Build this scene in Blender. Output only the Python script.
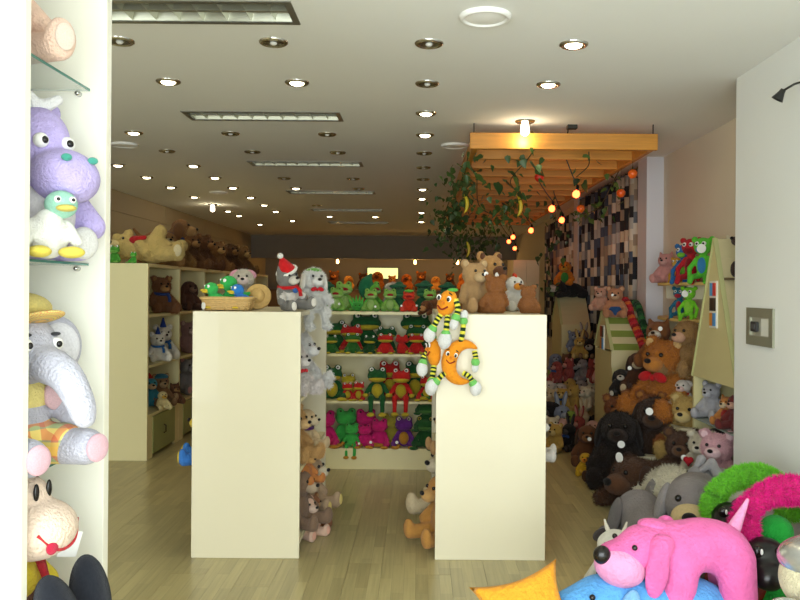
import bpy, bmesh, math, random
import numpy as np
from mathutils import Vector, Matrix, Euler

S = bpy.context.scene
C = S.collection
for o in list(bpy.data.objects):
    bpy.data.objects.remove(o, do_unlink=True)
random.seed(7)
R = math.radians

# ------------------------------------------------------------ camera
CAM_Z = 1.55
cam_data = bpy.data.cameras.new('camera')
cam_data.sensor_width = 36.0
cam_data.lens = 36.0
cam_data.shift_x = -0.0225
cam_data.shift_y = -0.0125
cam_data.clip_start = 0.02
camera = bpy.data.objects.new('camera', cam_data)
camera.location = (0, 0, CAM_Z)
camera.rotation_euler = (R(90), R(-0.45), 0)
C.objects.link(camera)
S.camera = camera

# ------------------------------------------------------------ daylight outside the shop front, exposure
world = bpy.data.worlds.new('daylight')
S.world = world
world.use_nodes = True
bg = world.node_tree.nodes['Background']
bg.inputs['Color'].default_value = (0.90, 0.98, 1.0, 1)
bg.inputs['Strength'].default_value = 7.8
vs = S.view_settings
vs.view_transform = 'Standard'
vs.look = 'None'
vs.exposure = 0.08
vs.gamma = 1.0
vs.use_curve_mapping = False
# sampling hint for the sky light that comes through the open shop front (a portal gives off no light itself)
pd = bpy.data.lights.new('shopfront_portal', 'AREA')
pd.shape = 'RECTANGLE'
pd.size = 5.6
pd.size_y = 2.7
pd.cycles.is_portal = True
portal = bpy.data.objects.new('shopfront_portal', pd)
portal.location = (-0.75, -0.98, 1.40)
portal.rotation_euler = (R(90), 0, 0)
C.objects.link(portal)

# ------------------------------------------------------------ helpers
def lin(h):
    if not isinstance(h, str):
        return tuple(h)
    h = h.lstrip('#')
    v = [int(h[i:i + 2], 16) / 255 for i in (0, 2, 4)]
    return tuple((c / 12.92 if c <= 0.04045 else ((c + 0.055) / 1.055) ** 2.4) for c in v)

_mats = {}
def _new(name):
    m = bpy.data.materials.new(name)
    m.use_nodes = True
    nt = m.node_tree
    return m, nt, nt.nodes['Principled BSDF']

def _noise(nt, scale, detail=3.0, coord='Object'):
    tc = nt.nodes.new('ShaderNodeTexCoord')
    n = nt.nodes.new('ShaderNodeTexNoise')
    n.inputs['Scale'].default_value = scale
    n.inputs['Detail'].default_value = detail
    nt.links.new(tc.outputs[coord], n.inputs['Vector'])
    return n

def _mix(nt, fac, a, b):
    mx = nt.nodes.new('ShaderNodeMix')
    mx.data_type = 'RGBA'
    mx.inputs[6].default_value = (*a, 1)
    mx.inputs[7].default_value = (*b, 1)
    if fac is not None:
        nt.links.new(fac, mx.inputs[0])
    return mx

def _bump(nt, height, strength, dist=0.01):
    b = nt.nodes.new('ShaderNodeBump')
    b.inputs['Strength'].default_value = strength
    b.inputs['Distance'].default_value = dist
    nt.links.new(height, b.inputs['Height'])
    return b

def mat(color, rough=0.5, metal=0.0, var=0.06, scale=6.0, bump=0.0, coat=0.0, name='surface', spec=0.5):
    key = ('mat', str(color), rough, metal, var, scale, bump, coat, spec)
    if key in _mats:
        return _mats[key]
    m, nt, p = _new(name)
    c = lin(color)
    n = _noise(nt, scale)
    mx = _mix(nt, n.outputs['Fac'], [x * (1 - var) for x in c], [min(1, x * (1 + var)) for x in c])
    nt.links.new(mx.outputs[2], p.inputs['Base Color'])
    p.inputs['Roughness'].default_value = rough
    p.inputs['Metallic'].default_value = metal
    p.inputs['Specular IOR Level'].default_value = spec
    p.inputs['Coat Weight'].default_value = coat
    if bump:
        n2 = _noise(nt, scale * 12)
        b = _bump(nt, n2.outputs['Fac'], bump)
        nt.links.new(b.outputs[0], p.inputs['Normal'])
    _mats[key] = m
    return m

def plush(color, fur=0.5):
    """Soft pile cloth: mottled colour, fine relief, velvet sheen."""
    key = ('plush', str(color), fur)
    if key in _mats:
        return _mats[key]
    m, nt, p = _new('plush')
    c = lin(color)
    n = _noise(nt, 9.0, 5.0)
    mx = _mix(nt, n.outputs['Fac'], [x * 0.72 for x in c], [min(1, x * 1.22 + 0.01) for x in c])
    nt.links.new(mx.outputs[2], p.inputs['Base Color'])
    p.inputs['Roughness'].default_value = 0.95
    p.inputs['Specular IOR Level'].default_value = 0.15
    p.inputs['Sheen Weight'].default_value = 0.35
    p.inputs['Sheen Roughness'].default_value = 0.4
    p.inputs['Sheen Tint'].default_value = (*[min(1, x * 0.7 + 0.3) for x in c], 1)
    n2 = _noise(nt, 55.0, 4.0)
    b = _bump(nt, n2.outputs['Fac'], fur, 0.03)
    nt.links.new(b.outputs[0], p.inputs['Normal'])
    _mats[key] = m
    return m

def emit(color, strength, name='lamp_glow'):
    key = ('emit', str(color), strength)
    if key in _mats:
        return _mats[key]
    m, nt, p = _new(name)
    p.inputs['Base Color'].default_value = (*lin(color), 1)
    p.inputs['Emission Color'].default_value = (*lin(color), 1)
    p.inputs['Emission Strength'].default_value = strength
    _mats[key] = m
    return m

def glass(color=(0.75, 0.92, 0.86), alpha=0.35):
    key = ('glass', color, alpha)
    if key in _mats:
        return _mats[key]
    m, nt, p = _new('glass')
    p.inputs['Base Color'].default_value = (*color, 1)
    p.inputs['Roughness'].default_value = 0.03
    p.inputs['Transmission Weight'].default_value = 0.0
    p.inputs['Alpha'].default_value = alpha
    _mats[key] = m
    return m

def link(name, mesh, parent=None, loc=None, rot=None, scale=None, m=None):
    o = bpy.data.objects.new(name, mesh)
    C.objects.link(o)
    if parent is not None:
        o.parent = parent
    if loc is not None:
        o.location = loc
    if rot is not None:
        o.rotation_euler = rot
    if scale is not None:
        o.scale = scale
    if m is not None:
        if not mesh.materials:
            mesh.materials.append(m)
        if mesh.materials[0] is not m:
            o.material_slots[0].link = 'OBJECT'
            o.material_slots[0].material = m
    return o

def empty(name, loc=(0, 0, 0), rot=(0, 0, 0), scale=1.0):
    o = bpy.data.objects.new(name, None)
    o.empty_display_size = 0.05
    C.objects.link(o)
    o.location = loc
    o.rotation_euler = rot
    o.scale = (scale,) * 3
    return o

def tag(o, label, cat, group=None):
    o['label'] = label
    o['category'] = cat
    if group:
        o['group'] = group
    return o

def struct(o):
    o['kind'] = 'structure'
    return o

def to_mesh(bm, name, smooth=False):
    bmesh.ops.recalc_face_normals(bm, faces=bm.faces)
    me = bpy.data.meshes.new(name)
    bm.to_mesh(me)
    bm.free()
    if smooth:
        me.polygons.foreach_set('use_smooth', [True] * len(me.polygons))
    return me

def add_box(bm, x0, x1, y0, y1, z0, z1):
    v = [bm.verts.new(p) for p in ((x0, y0, z0), (x1, y0, z0), (x1, y1, z0), (x0, y1, z0), (x0, y0, z1), (x1, y0, z1), (x1, y1, z1), (x0, y1, z1))]
    for f in ((0, 3, 2, 1), (4, 5, 6, 7), (0, 1, 5, 4), (1, 2, 6, 5), (2, 3, 7, 6), (3, 0, 4, 7)):
        bm.faces.new([v[i] for i in f])

def boxes(name, bl, m, parent=None, bevel=0.0):
    bm = bmesh.new()
    for b in bl:
        add_box(bm, *b)
    if bevel:
        bmesh.ops.bevel(bm, geom=list(bm.edges), offset=bevel, segments=1, affect='EDGES', profile=0.5)
    return link(name, to_mesh(bm, name), parent, m=m)

def box(name, b, m, parent=None, bevel=0.0):
    return boxes(name, [b], m, parent, bevel)

def prism(name, pts, axis, a, b, m, parent=None):
    """Polygon pts (2-D) pushed along axis from a to b."""
    bm = bmesh.new()
    def P(u, v, w):
        return {'x': (w, u, v), 'y': (u, w, v), 'z': (u, v, w)}[axis]
    lo = [bm.verts.new(P(u, v, a)) for u, v in pts]
    hi = [bm.verts.new(P(u, v, b)) for u, v in pts]
    n = len(pts)
    bm.faces.new(lo)
    bm.faces.new(hi[::-1])
    for i in range(n):
        j = (i + 1) % n
        bm.faces.new((lo[i], lo[j], hi[j], hi[i]))
    return link(name, to_mesh(bm, name), parent, m=m)

def lathe_mesh(name, prof, n=20, smooth=True):
    bm = bmesh.new()
    rings = []
    for r, z in prof:
        if r < 1e-6:
            rings.append([bm.verts.new((0, 0, z))])
        else:
            rings.append([bm.verts.new((r * math.cos(2 * math.pi * k / n), r * math.sin(2 * math.pi * k / n), z)) for k in range(n)])
    for a, b in zip(rings, rings[1:]):
        for k in range(n):
            k2 = (k + 1) % n
            if len(a) == 1 and len(b) == 1:
                continue
            if len(a) == 1:
                bm.faces.new((a[0], b[k], b[k2]))
            elif len(b) == 1:
                bm.faces.new((a[k], a[k2], b[0]))
            else:
                bm.faces.new((a[k], a[k2], b[k2], b[k]))
    return to_mesh(bm, name, smooth)

def tube_mesh(name, pts, rad, n=8, smooth=True):
    """Round tube through pts; rad a number or one per point."""
    pts = [Vector(p) for p in pts]
    if not hasattr(rad, '__len__'):
        rad = [rad] * len(pts)
    bm = bmesh.new()
    rings = []
    up = Vector((0.31, 0.17, 0.93))
    for i, p in enumerate(pts):
        d = (pts[min(i + 1, len(pts) - 1)] - pts[max(i - 1, 0)]).normalized()
        s = d.cross(up)
        if s.length < 1e-3:
            s = d.cross(Vector((1, 0, 0)))
        s.normalize()
        t = s.cross(d).normalized()
        rings.append([bm.verts.new(p + rad[i] * (math.cos(2 * math.pi * k / n) * s + math.sin(2 * math.pi * k / n) * t)) for k in range(n)])
    for a, b in zip(rings, rings[1:]):
        for k in range(n):
            k2 = (k + 1) % n
            bm.faces.new((a[k], a[k2], b[k2], b[k]))
    bm.faces.new(rings[0][::-1])
    bm.faces.new(rings[-1])
    return to_mesh(bm, name, smooth)

def tube(name, pts, rad, m, parent=None, n=8):
    return link(name, tube_mesh(name, pts, rad, n), parent, m=m)

def catmull(pts, k=8):
    pts = [np.array(p, float) for p in pts]
    pts = [2 * pts[0] - pts[1]] + pts + [2 * pts[-1] - pts[-2]]
    out = []
    for i in range(1, len(pts) - 2):
        a, b, c, d = pts[i - 1:i + 3]
        for t in np.linspace(0, 1, k, endpoint=False):
            out.append(0.5 * (2 * b + (c - a) * t + (2 * a - 5 * b + 4 * c - d) * t * t + (3 * b - a - 3 * c + d) * t ** 3))
    out.append(pts[-2])
    return out

CREAM = mat('#d9d1b4', 0.38, var=0.02, scale=2.0, coat=0.15, name='cream_laminate')
CREAM_Y = mat('#e6dca8', 0.45, var=0.02, scale=2.0, coat=0.1, name='yellow_cream_laminate')
CREAM_IN = mat('#dcd4ac', 0.5, var=0.02, scale=2.0, name='cream_laminate_inner')
CHROME = mat('#c8c8c4', 0.18, 1.0, name='chrome')
DARK_METAL = mat('#33332f', 0.4, 0.6, name='dark_metal')
# ------------------------------------------------------------ the room
XL, XR, XN = -4.2, 2.45, 2.0        # left wall, recessed right wall, near right wall
YF, YB, ZC = -1.0, 20.0, 2.90       # shop front, back bulkhead, ceiling

def floor_material(planks):
    m, nt, p = _new('laminate_floor')
    tc = nt.nodes.new('ShaderNodeTexCoord')
    geo = nt.nodes.new('ShaderNodeObjectInfo')
    br = nt.nodes.new('ShaderNodeTexBrick')
    mp = nt.nodes.new('ShaderNodeMapping')
    mp.inputs['Rotation'].default_value = (0, 0, R(90))
    nt.links.new(tc.outputs['Object'], mp.inputs['Vector'])
    if planks:
        add = nt.nodes.new('ShaderNodeVectorMath')
        add.operation = 'ADD'
        mul = nt.nodes.new('ShaderNodeMath')
        mul.operation = 'MULTIPLY'
        mul.inputs[1].default_value = 37.0
        nt.links.new(geo.outputs['Random'], mul.inputs[0])
        cx = nt.nodes.new('ShaderNodeCombineXYZ')
        nt.links.new(mul.outputs[0], cx.inputs[0])
        nt.links.new(mp.outputs[0], add.inputs[0])
        nt.links.new(cx.outputs[0], add.inputs[1])
        vec = add.outputs[0]
    else:
        vec = mp.outputs[0]
    nt.links.new(vec, br.inputs['Vector'])
    br.inputs['Scale'].default_value = 1.0
    br.inputs['Brick Width'].default_value = 0.42
    br.inputs['Row Height'].default_value = 0.0635
    br.inputs['Mortar Size'].default_value = 0.0008
    br.inputs['Color1'].default_value = (*lin('#a0946a'), 1)
    br.inputs['Color2'].default_value = (*lin('#b5a97a'), 1)
    br.inputs['Mortar'].default_value = (*lin('#8f8664'), 1)
    wn = nt.nodes.new('ShaderNodeTexNoise')
    mp2 = nt.nodes.new('ShaderNodeMapping')
    mp2.inputs['Scale'].default_value = (2.5, 60, 1)
    nt.links.new(vec, mp2.inputs['Vector'])
    nt.links.new(mp2.outputs[0], wn.inputs['Vector'])
    wn.inputs['Scale'].default_value = 1.0
    wn.inputs['Detail'].default_value = 4
    mx = nt.nodes.new('ShaderNodeMix')
    mx.data_type = 'RGBA'
    mx.blend_type = 'OVERLAY'
    mx.inputs[0].default_value = 0.28
    nt.links.new(br.outputs['Color'], mx.inputs[6])
    nt.links.new(wn.outputs['Fac'], mx.inputs[7])
    nt.links.new(mx.outputs[2], p.inputs['Base Color'])
    p.inputs['Roughness'].default_value = 0.30
    p.inputs['Specular IOR Level'].default_value = 0.45
    return m
FLOOR_P = floor_material(True)
FLOOR_F = floor_material(False)

floor = struct(box('floor', (XL - 0.2, XR + 0.3, YF - 0.25, 22.2, -0.12, -0.008), mat('#7d7557', 0.6, name='floor_joint'), None))
pw, pl = 0.19, 1.28
plank_bm = bmesh.new()
add_box(plank_bm, 0.0008, pw - 0.0008, 0.0008, pl - 0.0008, -0.008, 0.0)
plank_me = to_mesh(plank_bm, 'plank')
PY0 = 2.50
ncol = 27
col0 = -2.85
for i in range(ncol):
    off = (i * 0.43) % 1.0 * pl
    for j in range(-1, 6):
        y = PY0 + j * pl + off
        if y < PY0 - 0.01 or y + pl > PY0 + 6 * pl + 0.01:
            continue
        link('plank', plank_me, floor, (col0 + i * pw, y, random.uniform(-0.0006, 0)), m=FLOOR_P)
# the boards beyond the aisle in view, joined
bl = []
for i in range(ncol):
    off = (i * 0.43) % 1.0 * pl
    ys = [PY0 + j * pl + off for j in range(-1, 6) if PY0 + j * pl + off >= PY0 - 0.01 and PY0 + (j + 1) * pl + off <= PY0 + 6 * pl + 0.01]
    x = col0 + i * pw
    bl.append((x + 0.0008, x + pw - 0.0008, YF - 0.25, ys[0], -0.008, 0))
    bl.append((x + 0.0008, x + pw - 0.0008, ys[-1] + pl, 22.0, -0.008, 0))
bl.append((XL, col0, YF - 0.25, 22.0, -0.008, 0))
bl.append((col0 + ncol * pw, XR + 0.1, YF - 0.25, 22.0, -0.008, 0))
ff = boxes('outer_boards', bl, FLOOR_F, floor)
ff['kind'] = 'stuff'

# ceiling, with the openings of the six recessed troffers
PLASTER = mat('#ebece8', 0.9, var=0.02, scale=1.5, bump=0.05, name='ceiling_paint')
TX0, TX1 = -1.81, -0.62
TY = [(3.76, 4.06), (6.10, 6.40), (8.46, 8.77), (10.98, 11.28), (13.45, 13.75), (16.0, 16.3)]
cb = [(XL - 0.1, TX0, YF, YB + 2.2, ZC, ZC + 0.14), (TX1, XR + 0.1, YF, YB + 2.2, ZC, ZC + 0.14)]
y = YF
for a, b in TY:
    cb.append((TX0, TX1, y, a, ZC, ZC + 0.14))
    y = b
cb.append((TX0, TX1, y, YB + 2.2, ZC, ZC + 0.14))
cb.append((XL - 0.1, XR + 0.1, YF, YB + 2.2, ZC + 0.14, ZC + 0.2))
struct(boxes('ceiling', cb, PLASTER))

WALL_W = mat('#e4e6e2', 0.85, var=0.02, scale=1.2, bump=0.06, name='white_wall')
WALL_C = mat('#dcd3be', 0.85, var=0.03, scale=1.2, bump=0.06, name='beige_wall')
WALL_L = mat('#b9ab90', 0.8, var=0.04, scale=1.2, name='left_wall')
struct(box('wall_right_near', (XN, XR + 0.3, YF, 5.05, 0, ZC), WALL_W))
struct(box('wall_right', (XR, XR + 0.3, 5.05, YB + 2.2, 0, ZC), WALL_C))
wl = struct(box('wall_left', (XL - 0.2, XL, YF, YB + 2.2, 0, ZC), WALL_L))
# long display boards on the left wall, joints open
slat_bm = bmesh.new()
add_box(slat_bm, 0, 0.02, 0.006, 2.394, 0.006, 0.294)
slat_me = to_mesh(slat_bm, 'wall_panel')
for iz in range(5):
    for iy in range(6):
        link('wall_panel', slat_me, wl, (XL, 6.0 + iy * 2.4, 1.40 + iz * 0.30), m=mat('#b5a688', 0.6, var=0.05, scale=1.0, name='wall_board'))
# column in the right wall
struct(box('trim_1', (2.28, XR, 8.0, 8.32, 0, ZC), mat('#dcdce2', 0.85, var=0.01, name='column_paint')))
struct(box('trim_2', (2.28, XR, 11.45, 11.75, 0, ZC), mat('#dcdce2', 0.85, var=0.01, name='column_paint')))
# back: bulkhead and alcove wall
struct(boxes('wall_back', [(XL, XR, YB, YB + 0.2, 2.32, ZC), (XL, XR, YB + 2.0, YB + 2.2, 0, ZC)], mat('#8f8a80', 0.85, name='back_wall')))
# shop front behind the viewer: piers, sill and lintel around a wide opening
struct(boxes('wall_front', [(XL, -3.6, YF - 0.2, YF, 0, ZC), (XL, XR + 0.3, YF - 0.2, YF, 2.78, ZC + 0.2)], WALL_W))
wf = struct(empty('window_1', (0, YF - 0.06, 0)))
for x0, x1, z0, z1 in ((-3.6, -3.54, 0, 2.78), (-1.6, -1.54, 0, 2.78), (0.5, 0.56, 0, 2.78), (1.94, 2.0, 0, 2.78), (-3.6, 2.0, 2.72, 2.78), (-3.6, -1.54, 0, 0.08), (0.5, 2.0, 0, 0.08)):
    box('mullion', (x0, x1, -0.03, 0.03, z0, z1), mat('#a8aaaa', 0.4, 0.7, name='aluminium'), wf)

# ------------------------------------------------------------ ceiling lights
ring_me = lathe_mesh('trim_ring', [(0.052, 0.0), (0.055, -0.012), (0.068, -0.014), (0.078, -0.008), (0.080, 0.0)], 24)
cone_me = lathe_mesh('reflector', [(0.052, -0.010), (0.040, -0.004), (0.024, -0.002), (0.0, -0.001)], 20)
bulb_me = lathe_mesh('bulb', [(0.046, -0.008), (0.040, -0.016), (0.022, -0.022), (0.0, -0.024)], 20)
bulb_off_me = lathe_mesh('bulb', [(0.018, -0.003), (0.020, -0.010), (0.012, -0.018), (0.0, -0.020)], 14)
long_bulb_me = lathe_mesh('bulb', [(0.022, 0.0), (0.030, -0.03), (0.036, -0.075), (0.032, -0.10), (0.018, -0.115), (0.0, -0.12)], 16)
GLOW = emit('#fff1c8', 14.0)
FROST = mat('#d9d9d2', 0.3, name='frosted_bulb')
def downlight(x, y, kind, label):
    t = tag(empty('ceiling_downlight', (x, y, ZC)), label, 'ceiling light', 'round recessed ceiling spotlights')
    link('trim_ring', ring_me, t, m=CHROME)
    if kind == 'off':
        link('reflector', cone_me, t, m=mat('#8c8c86', 0.25, 0.9, name='reflector_metal'))
        link('bulb', bulb_off_me, t, m=FROST)
        return
    if kind == 'lit':
        link('bulb', bulb_me, t, m=GLOW)
    else:
        link('reflector', cone_me, t, m=mat('#8c8c86', 0.25, 0.9, name='reflector_metal'))
        link('bulb', long_bulb_me, t, m=emit('#fff3dc', 9.0))
    ld = bpy.data.lights.new('spot_beam', 'SPOT' if kind == 'lit' else 'POINT')
    ld.color = (1.0, 0.84, 0.54)
    if kind == 'lit':
        ld.energy = SPOT_W
        ld.spot_size = R(110)
        ld.spot_blend = 0.6
    else:
        ld.energy = SPOT_W * 0.25
    ld.shadow_soft_size = 0.04
    lo = bpy.data.objects.new('spot_beam', ld)
    C.objects.link(lo)
    lo.parent = t
    lo.location = (0, 0, -0.03 if kind == 'lit' else -0.15)
SPOT_W = 9.5
GX = {'a': -3.31, 'b': -2.48, 'c': -1.64, 'd': -0.80, 'e': 0.05, 'f': 0.84}
rowname = {'a': 'leftmost row', 'b': 'second row from the left', 'c': 'third row from the left', 'd': 'fourth row from the left',
           'e': 'centre row of the ceiling', 'f': 'rightmost row'}
GY = [4.37, 5.22, 6.10, 6.95, 7.87, 8.80, 9.73, 10.68, 11.80, 12.85, 13.90, 14.75, 15.75, 16.7]
ordn = ['first', 'second', 'third', 'fourth', 'fifth', 'sixth', 'seventh', 'eighth', 'ninth', 'tenth', 'eleventh', 'twelfth', 'thirteenth', 'fourteenth']
state = {'a': {5: 1, 6: 1, 7: 1, 8: 1, 9: 2, 10: 1, 11: 1, 13: 1},
         'b': {3: 1, 4: 0, 5: 1, 6: 1, 7: 1, 8: 1, 9: 1, 10: 1, 12: 1},
         'c': {0: 0, 1: 1, 3: 0, 4: 0, 6: 0, 7: 1, 9: 0, 11: 1},
         'd': {0: 0, 1: 1, 3: 0, 4: 0, 6: 0, 7: 0, 11: 1},
         'e': {0: 0, 1: 0, 2: 1, 3: 1, 4: 0, 5: 0, 6: 0, 7: 1, 8: 1, 10: 1, 12: 1},
         'f': {0: 1, 1: 1, 2: 2}}
for g, d in state.items():
    for q, (i, st) in enumerate(sorted(d.items())):
        kind = ('off', 'lit', 'long')[st]
        adj = {'off': 'unlit chrome downlight', 'lit': 'glowing round downlight', 'long': 'downlight with a long bulb hanging out'}[kind]
        downlight(GX[g], 6.36 if (g, i) == ('f', 2) else GY[i], kind, f'{adj}, {ordn[q]} from the entrance in the {rowname[g]}')

# flush white loudspeaker discs in the ceiling
disc_me = lathe_mesh('speaker_rim', [(0.0, -0.004), (0.10, -0.006), (0.102, -0.020), (0.118, -0.022), (0.126, -0.012), (0.128, 0.0)], 28)
grille_me = lathe_mesh('grille', [(0.100, -0.012), (0.06, -0.018), (0.0, -0.020)], 24)
for x, y, lb in ((0.32, 3.93, 'large white round ceiling speaker nearest the entrance'), (0.33, 7.43, 'white round ceiling speaker beside the wooden pergola'),
                 (-2.77, 7.52, 'white round ceiling speaker close to the cabinet edge over the wall shelving'), (-2.8, 11.2, 'small far white round ceiling speaker among the glowing downlights')):
    t = tag(empty('ceiling_speaker', (x, y, ZC)), lb, 'speaker', 'white ceiling speakers')
    link('speaker_rim', disc_me, t, m=mat('#f2f2ee', 0.5, name='white_plastic'))
    link('grille', grille_me, t, m=mat('#f4f4f0', 0.6, name='grille_plastic'))

# recessed louvre troffers
frame_w = 0.022
bmf = bmesh.new()
W, D = TX1 - TX0, 0.30
for b in ((-0.012, W + 0.012, -0.012, frame_w, -0.006, 0.004), (-0.012, W + 0.012, D - frame_w, D + 0.012, -0.006, 0.004), (-0.012, frame_w, frame_w, D - frame_w, -0.006, 0.004), (W - frame_w, W + 0.012, frame_w, D - frame_w, -0.006, 0.004)):
    add_box(bmf, *b)
tf_frame = to_mesh(bmf, 'frame')
bmf = bmesh.new()
for q in ([(frame_w, frame_w, 0), (W - frame_w, frame_w, 0), (W - frame_w, 0.05, 0.10), (frame_w, 0.05, 0.10)], [(frame_w, D - frame_w, 0), (W - frame_w, D - frame_w, 0), (W - frame_w, D - 0.05, 0.10), (frame_w, D - 0.05, 0.10)],
          [(frame_w, 0.05, 0.10), (W - frame_w, 0.05, 0.10), (W - frame_w, D - 0.05, 0.10), (frame_w, D - 0.05, 0.10)], [(frame_w, frame_w, 0), (frame_w, D - frame_w, 0), (frame_w, D - 0.05, 0.10), (frame_w, 0.05, 0.10)],
          [(W - frame_w, frame_w, 0), (W - frame_w, D - frame_w, 0), (W - frame_w, D - 0.05, 0.10), (W - frame_w, 0.05, 0.10)]):
    bmf.faces.new([bmf.verts.new(v) for v in q])
tf_refl = to_mesh(bmf, 'reflector_tray')
bmf = bmesh.new()
vv = [bmf.verts.new(p) for p in ((-0.014, frame_w, 0.058), (0.014, frame_w, 0.058), (0, frame_w, 0.0), (-0.014, D - frame_w, 0.058), (0.014, D - frame_w, 0.058), (0, D - frame_w, 0.0))]
for f in ((0, 1, 2), (3, 5, 4), (0, 3, 4, 1), (1, 4, 5, 2), (2, 5, 3, 0)):
    bmf.faces.new([vv[i] for i in f])
tf_blade = to_mesh(bmf, 'louvre_blade')
bmf = bmesh.new()
add_box(bmf, frame_w, W - frame_w, D / 2 - 0.012, D / 2 + 0.012, 0.004, 0.055)
tf_spine = to_mesh(bmf, 'louvre_spine')
tf_tube = tube_mesh('tube', [(0.04, 0, 0), (W - 0.04, 0, 0)], 0.013, 10)
MIRROR = mat('#a2a290', 0.35, 0.95, name='mirror_reflector')
BLADE = mat('#b4b4a4', 0.35, 0.8, name='louvre_metal')
pos = ['nearest the entrance', 'second from the entrance', 'third from the entrance', 'fourth from the entrance', 'fifth from the entrance', 'farthest, close to the back wall']
for (a, b), lb in zip(TY, pos):
    t = tag(empty('louvre_ceiling_light', (TX0, a, ZC)), 'long unlit recessed louvre ceiling light, ' + lb, 'ceiling light', 'recessed louvre lights')
    link('frame', tf_frame, t, m=mat('#8d8d84', 0.35, 0.7, name='frame_metal'))
    link('reflector_tray', tf_refl, t, m=MIRROR)
    for k in range(9):
        link('louvre_blade', tf_blade, t, (0.12 + k * 0.12, 0, 0.0), m=BLADE)
    link('louvre_spine', tf_spine, t, m=BLADE)
    for yy in (0.09, 0.21):
        link('tube', tf_tube, t, (0, yy, 0.078), m=mat('#f4f4ee', 0.3, name='lamp_tube'))

# ------------------------------------------------------------ gondola shelving
def gondola(name, x0, x1, y0, y1, h, levels, label, mid=True):
    t = tag(empty(name, ((x0 + x1) / 2, y0, 0)), label, 'shelf unit')
    ox, oy = (x0 + x1) / 2, y0
    w = (x1 - x0) / 2
    box('end_panel', (-w, w, 0, 0.025, 0.0, h), CREAM, t, 0.0015)
    box('end_panel', (-w, w, y1 - y0 - 0.025, y1 - y0, 0.0, h), CREAM, t, 0.0015)
    box('top_board', (-w + 0.002, w - 0.002, 0.025, y1 - y0 - 0.025, h - 0.025, h), CREAM, t)
    box('middle_panel', (-0.01, 0.01, 0.025, y1 - y0 - 0.025, 0.0, h - 0.025), CREAM_IN, t)
    for s in (-1, 1):
        for z in levels:
            a, b = sorted((s * 0.01, s * (w - 0.004)))
            box('shelf_board', (a, b, 0.025, y1 - y0 - 0.025, z - 0.02, z), CREAM_IN, t)
    return t
AX0, AX1, AY0, AY1, AH = -1.294, -0.673, 4.60, 5.92, 1.418
BX0, BX1, BH = 0.109, 0.742, 1.412
SIDE_LEVELS = (0.09, 0.50, 0.91)
gondola('display_gondola', AX0, AX1, AY0, AY1, AH, SIDE_LEVELS, 'cream laminate display gondola with a wicker basket on top')
gondola('display_gondola', BX0, BX1, AY0, AY1, BH, SIDE_LEVELS, 'cream laminate display gondola with orange smiling plush figures hung on it')

# centre unit facing the entrance
CY0, CY1, CX0, CX1 = 6.90, 7.36, -0.98, 0.62
CZ = [0.18, 0.588, 0.994, 1.36]
t = tag(empty('frog_shelf_unit', (0, CY0, 0)), 'cream open shelf unit filled with plush frogs', 'shelf unit')
box('side_panel', (CX0, CX0 + 0.025, 0, 0.46, 0, 1.36), CREAM_Y, t)
box('side_panel', (CX1 - 0.025, CX1, 0, 0.46, 0, 1.36), CREAM_Y, t)
box('back_panel', (CX0 + 0.025, CX1 - 0.025, 0.44, 0.46, 0, 1.335), CREAM_Y, t)
box('plinth', (CX0 + 0.025, CX1 - 0.025, 0.0, 0.44, 0, 0.16), CREAM_Y, t)
for z in CZ[:3]:
    box('shelf_board', (CX0 + 0.025, CX1 - 0.025, -0.004, 0.44, z - 0.02, z), CREAM_Y, t)
box('top_board', (CX0 + 0.025, CX1 - 0.025, 0, 0.46, 1.335, 1.36), CREAM_Y, t)

# wall shelving on the far side: bays with three open compartments over a green door
LX0, LX1, LY0, LH = -3.02, -2.42, 7.17, 1.77
bay = 0.95
LZ = [0.40, 0.85, 1.308]
GREEN_DOOR = mat('#8d9a5e', 0.3, var=0.05, name='green_door')
bayname = ['nearest', 'second', 'third', 'fourth', 'fifth', 'sixth']
for k in range(6):
    y0 = LY0 + k * bay
    t = tag(empty('wall_shelf_bay', (LX0, y0, 0)), f'cream tall shelf bay with green lower door, {bayname[k]} from the entrance', 'shelf unit', 'tall cream shelf bays')
    w = LX1 - LX0
    box('side_panel', (0, w, 0, 0.03, 0, LH), CREAM_Y, t)
    box('back_panel', (0, 0.02, 0.03, bay, 0, LH), CREAM_Y, t)
    box('top_board', (0.02, w, 0.03, bay, LH - 0.03, LH), CREAM_Y, t)
    for z in LZ:
        box('shelf_board', (0.02, w - 0.003, 0.03, bay, z - 0.025, z), CREAM_Y, t)
    box('door_rail', (w - 0.022, w - 0.002, 0.03, 0.16, 0, 0.375), CREAM_Y, t)
    box('door_rail', (w - 0.022, w - 0.002, bay - 0.13, bay, 0, 0.375), CREAM_Y, t)
    d = box('cabinet_door', (w - 0.020, w + 0.004, 0.163, bay - 0.133, 0.03, 0.37), GREEN_DOOR, t, 0.002)
    tube('handle', [(w + 0.004, 0.47, 0.17), (w + 0.024, 0.47, 0.18), (w + 0.024, 0.47, 0.24), (w + 0.004, 0.47, 0.25)], 0.006, DARK_METAL, d, 6)
    if k == 5:
        box('side_panel', (0, w, bay, bay + 0.03, 0, LH), CREAM_Y, t)

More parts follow.
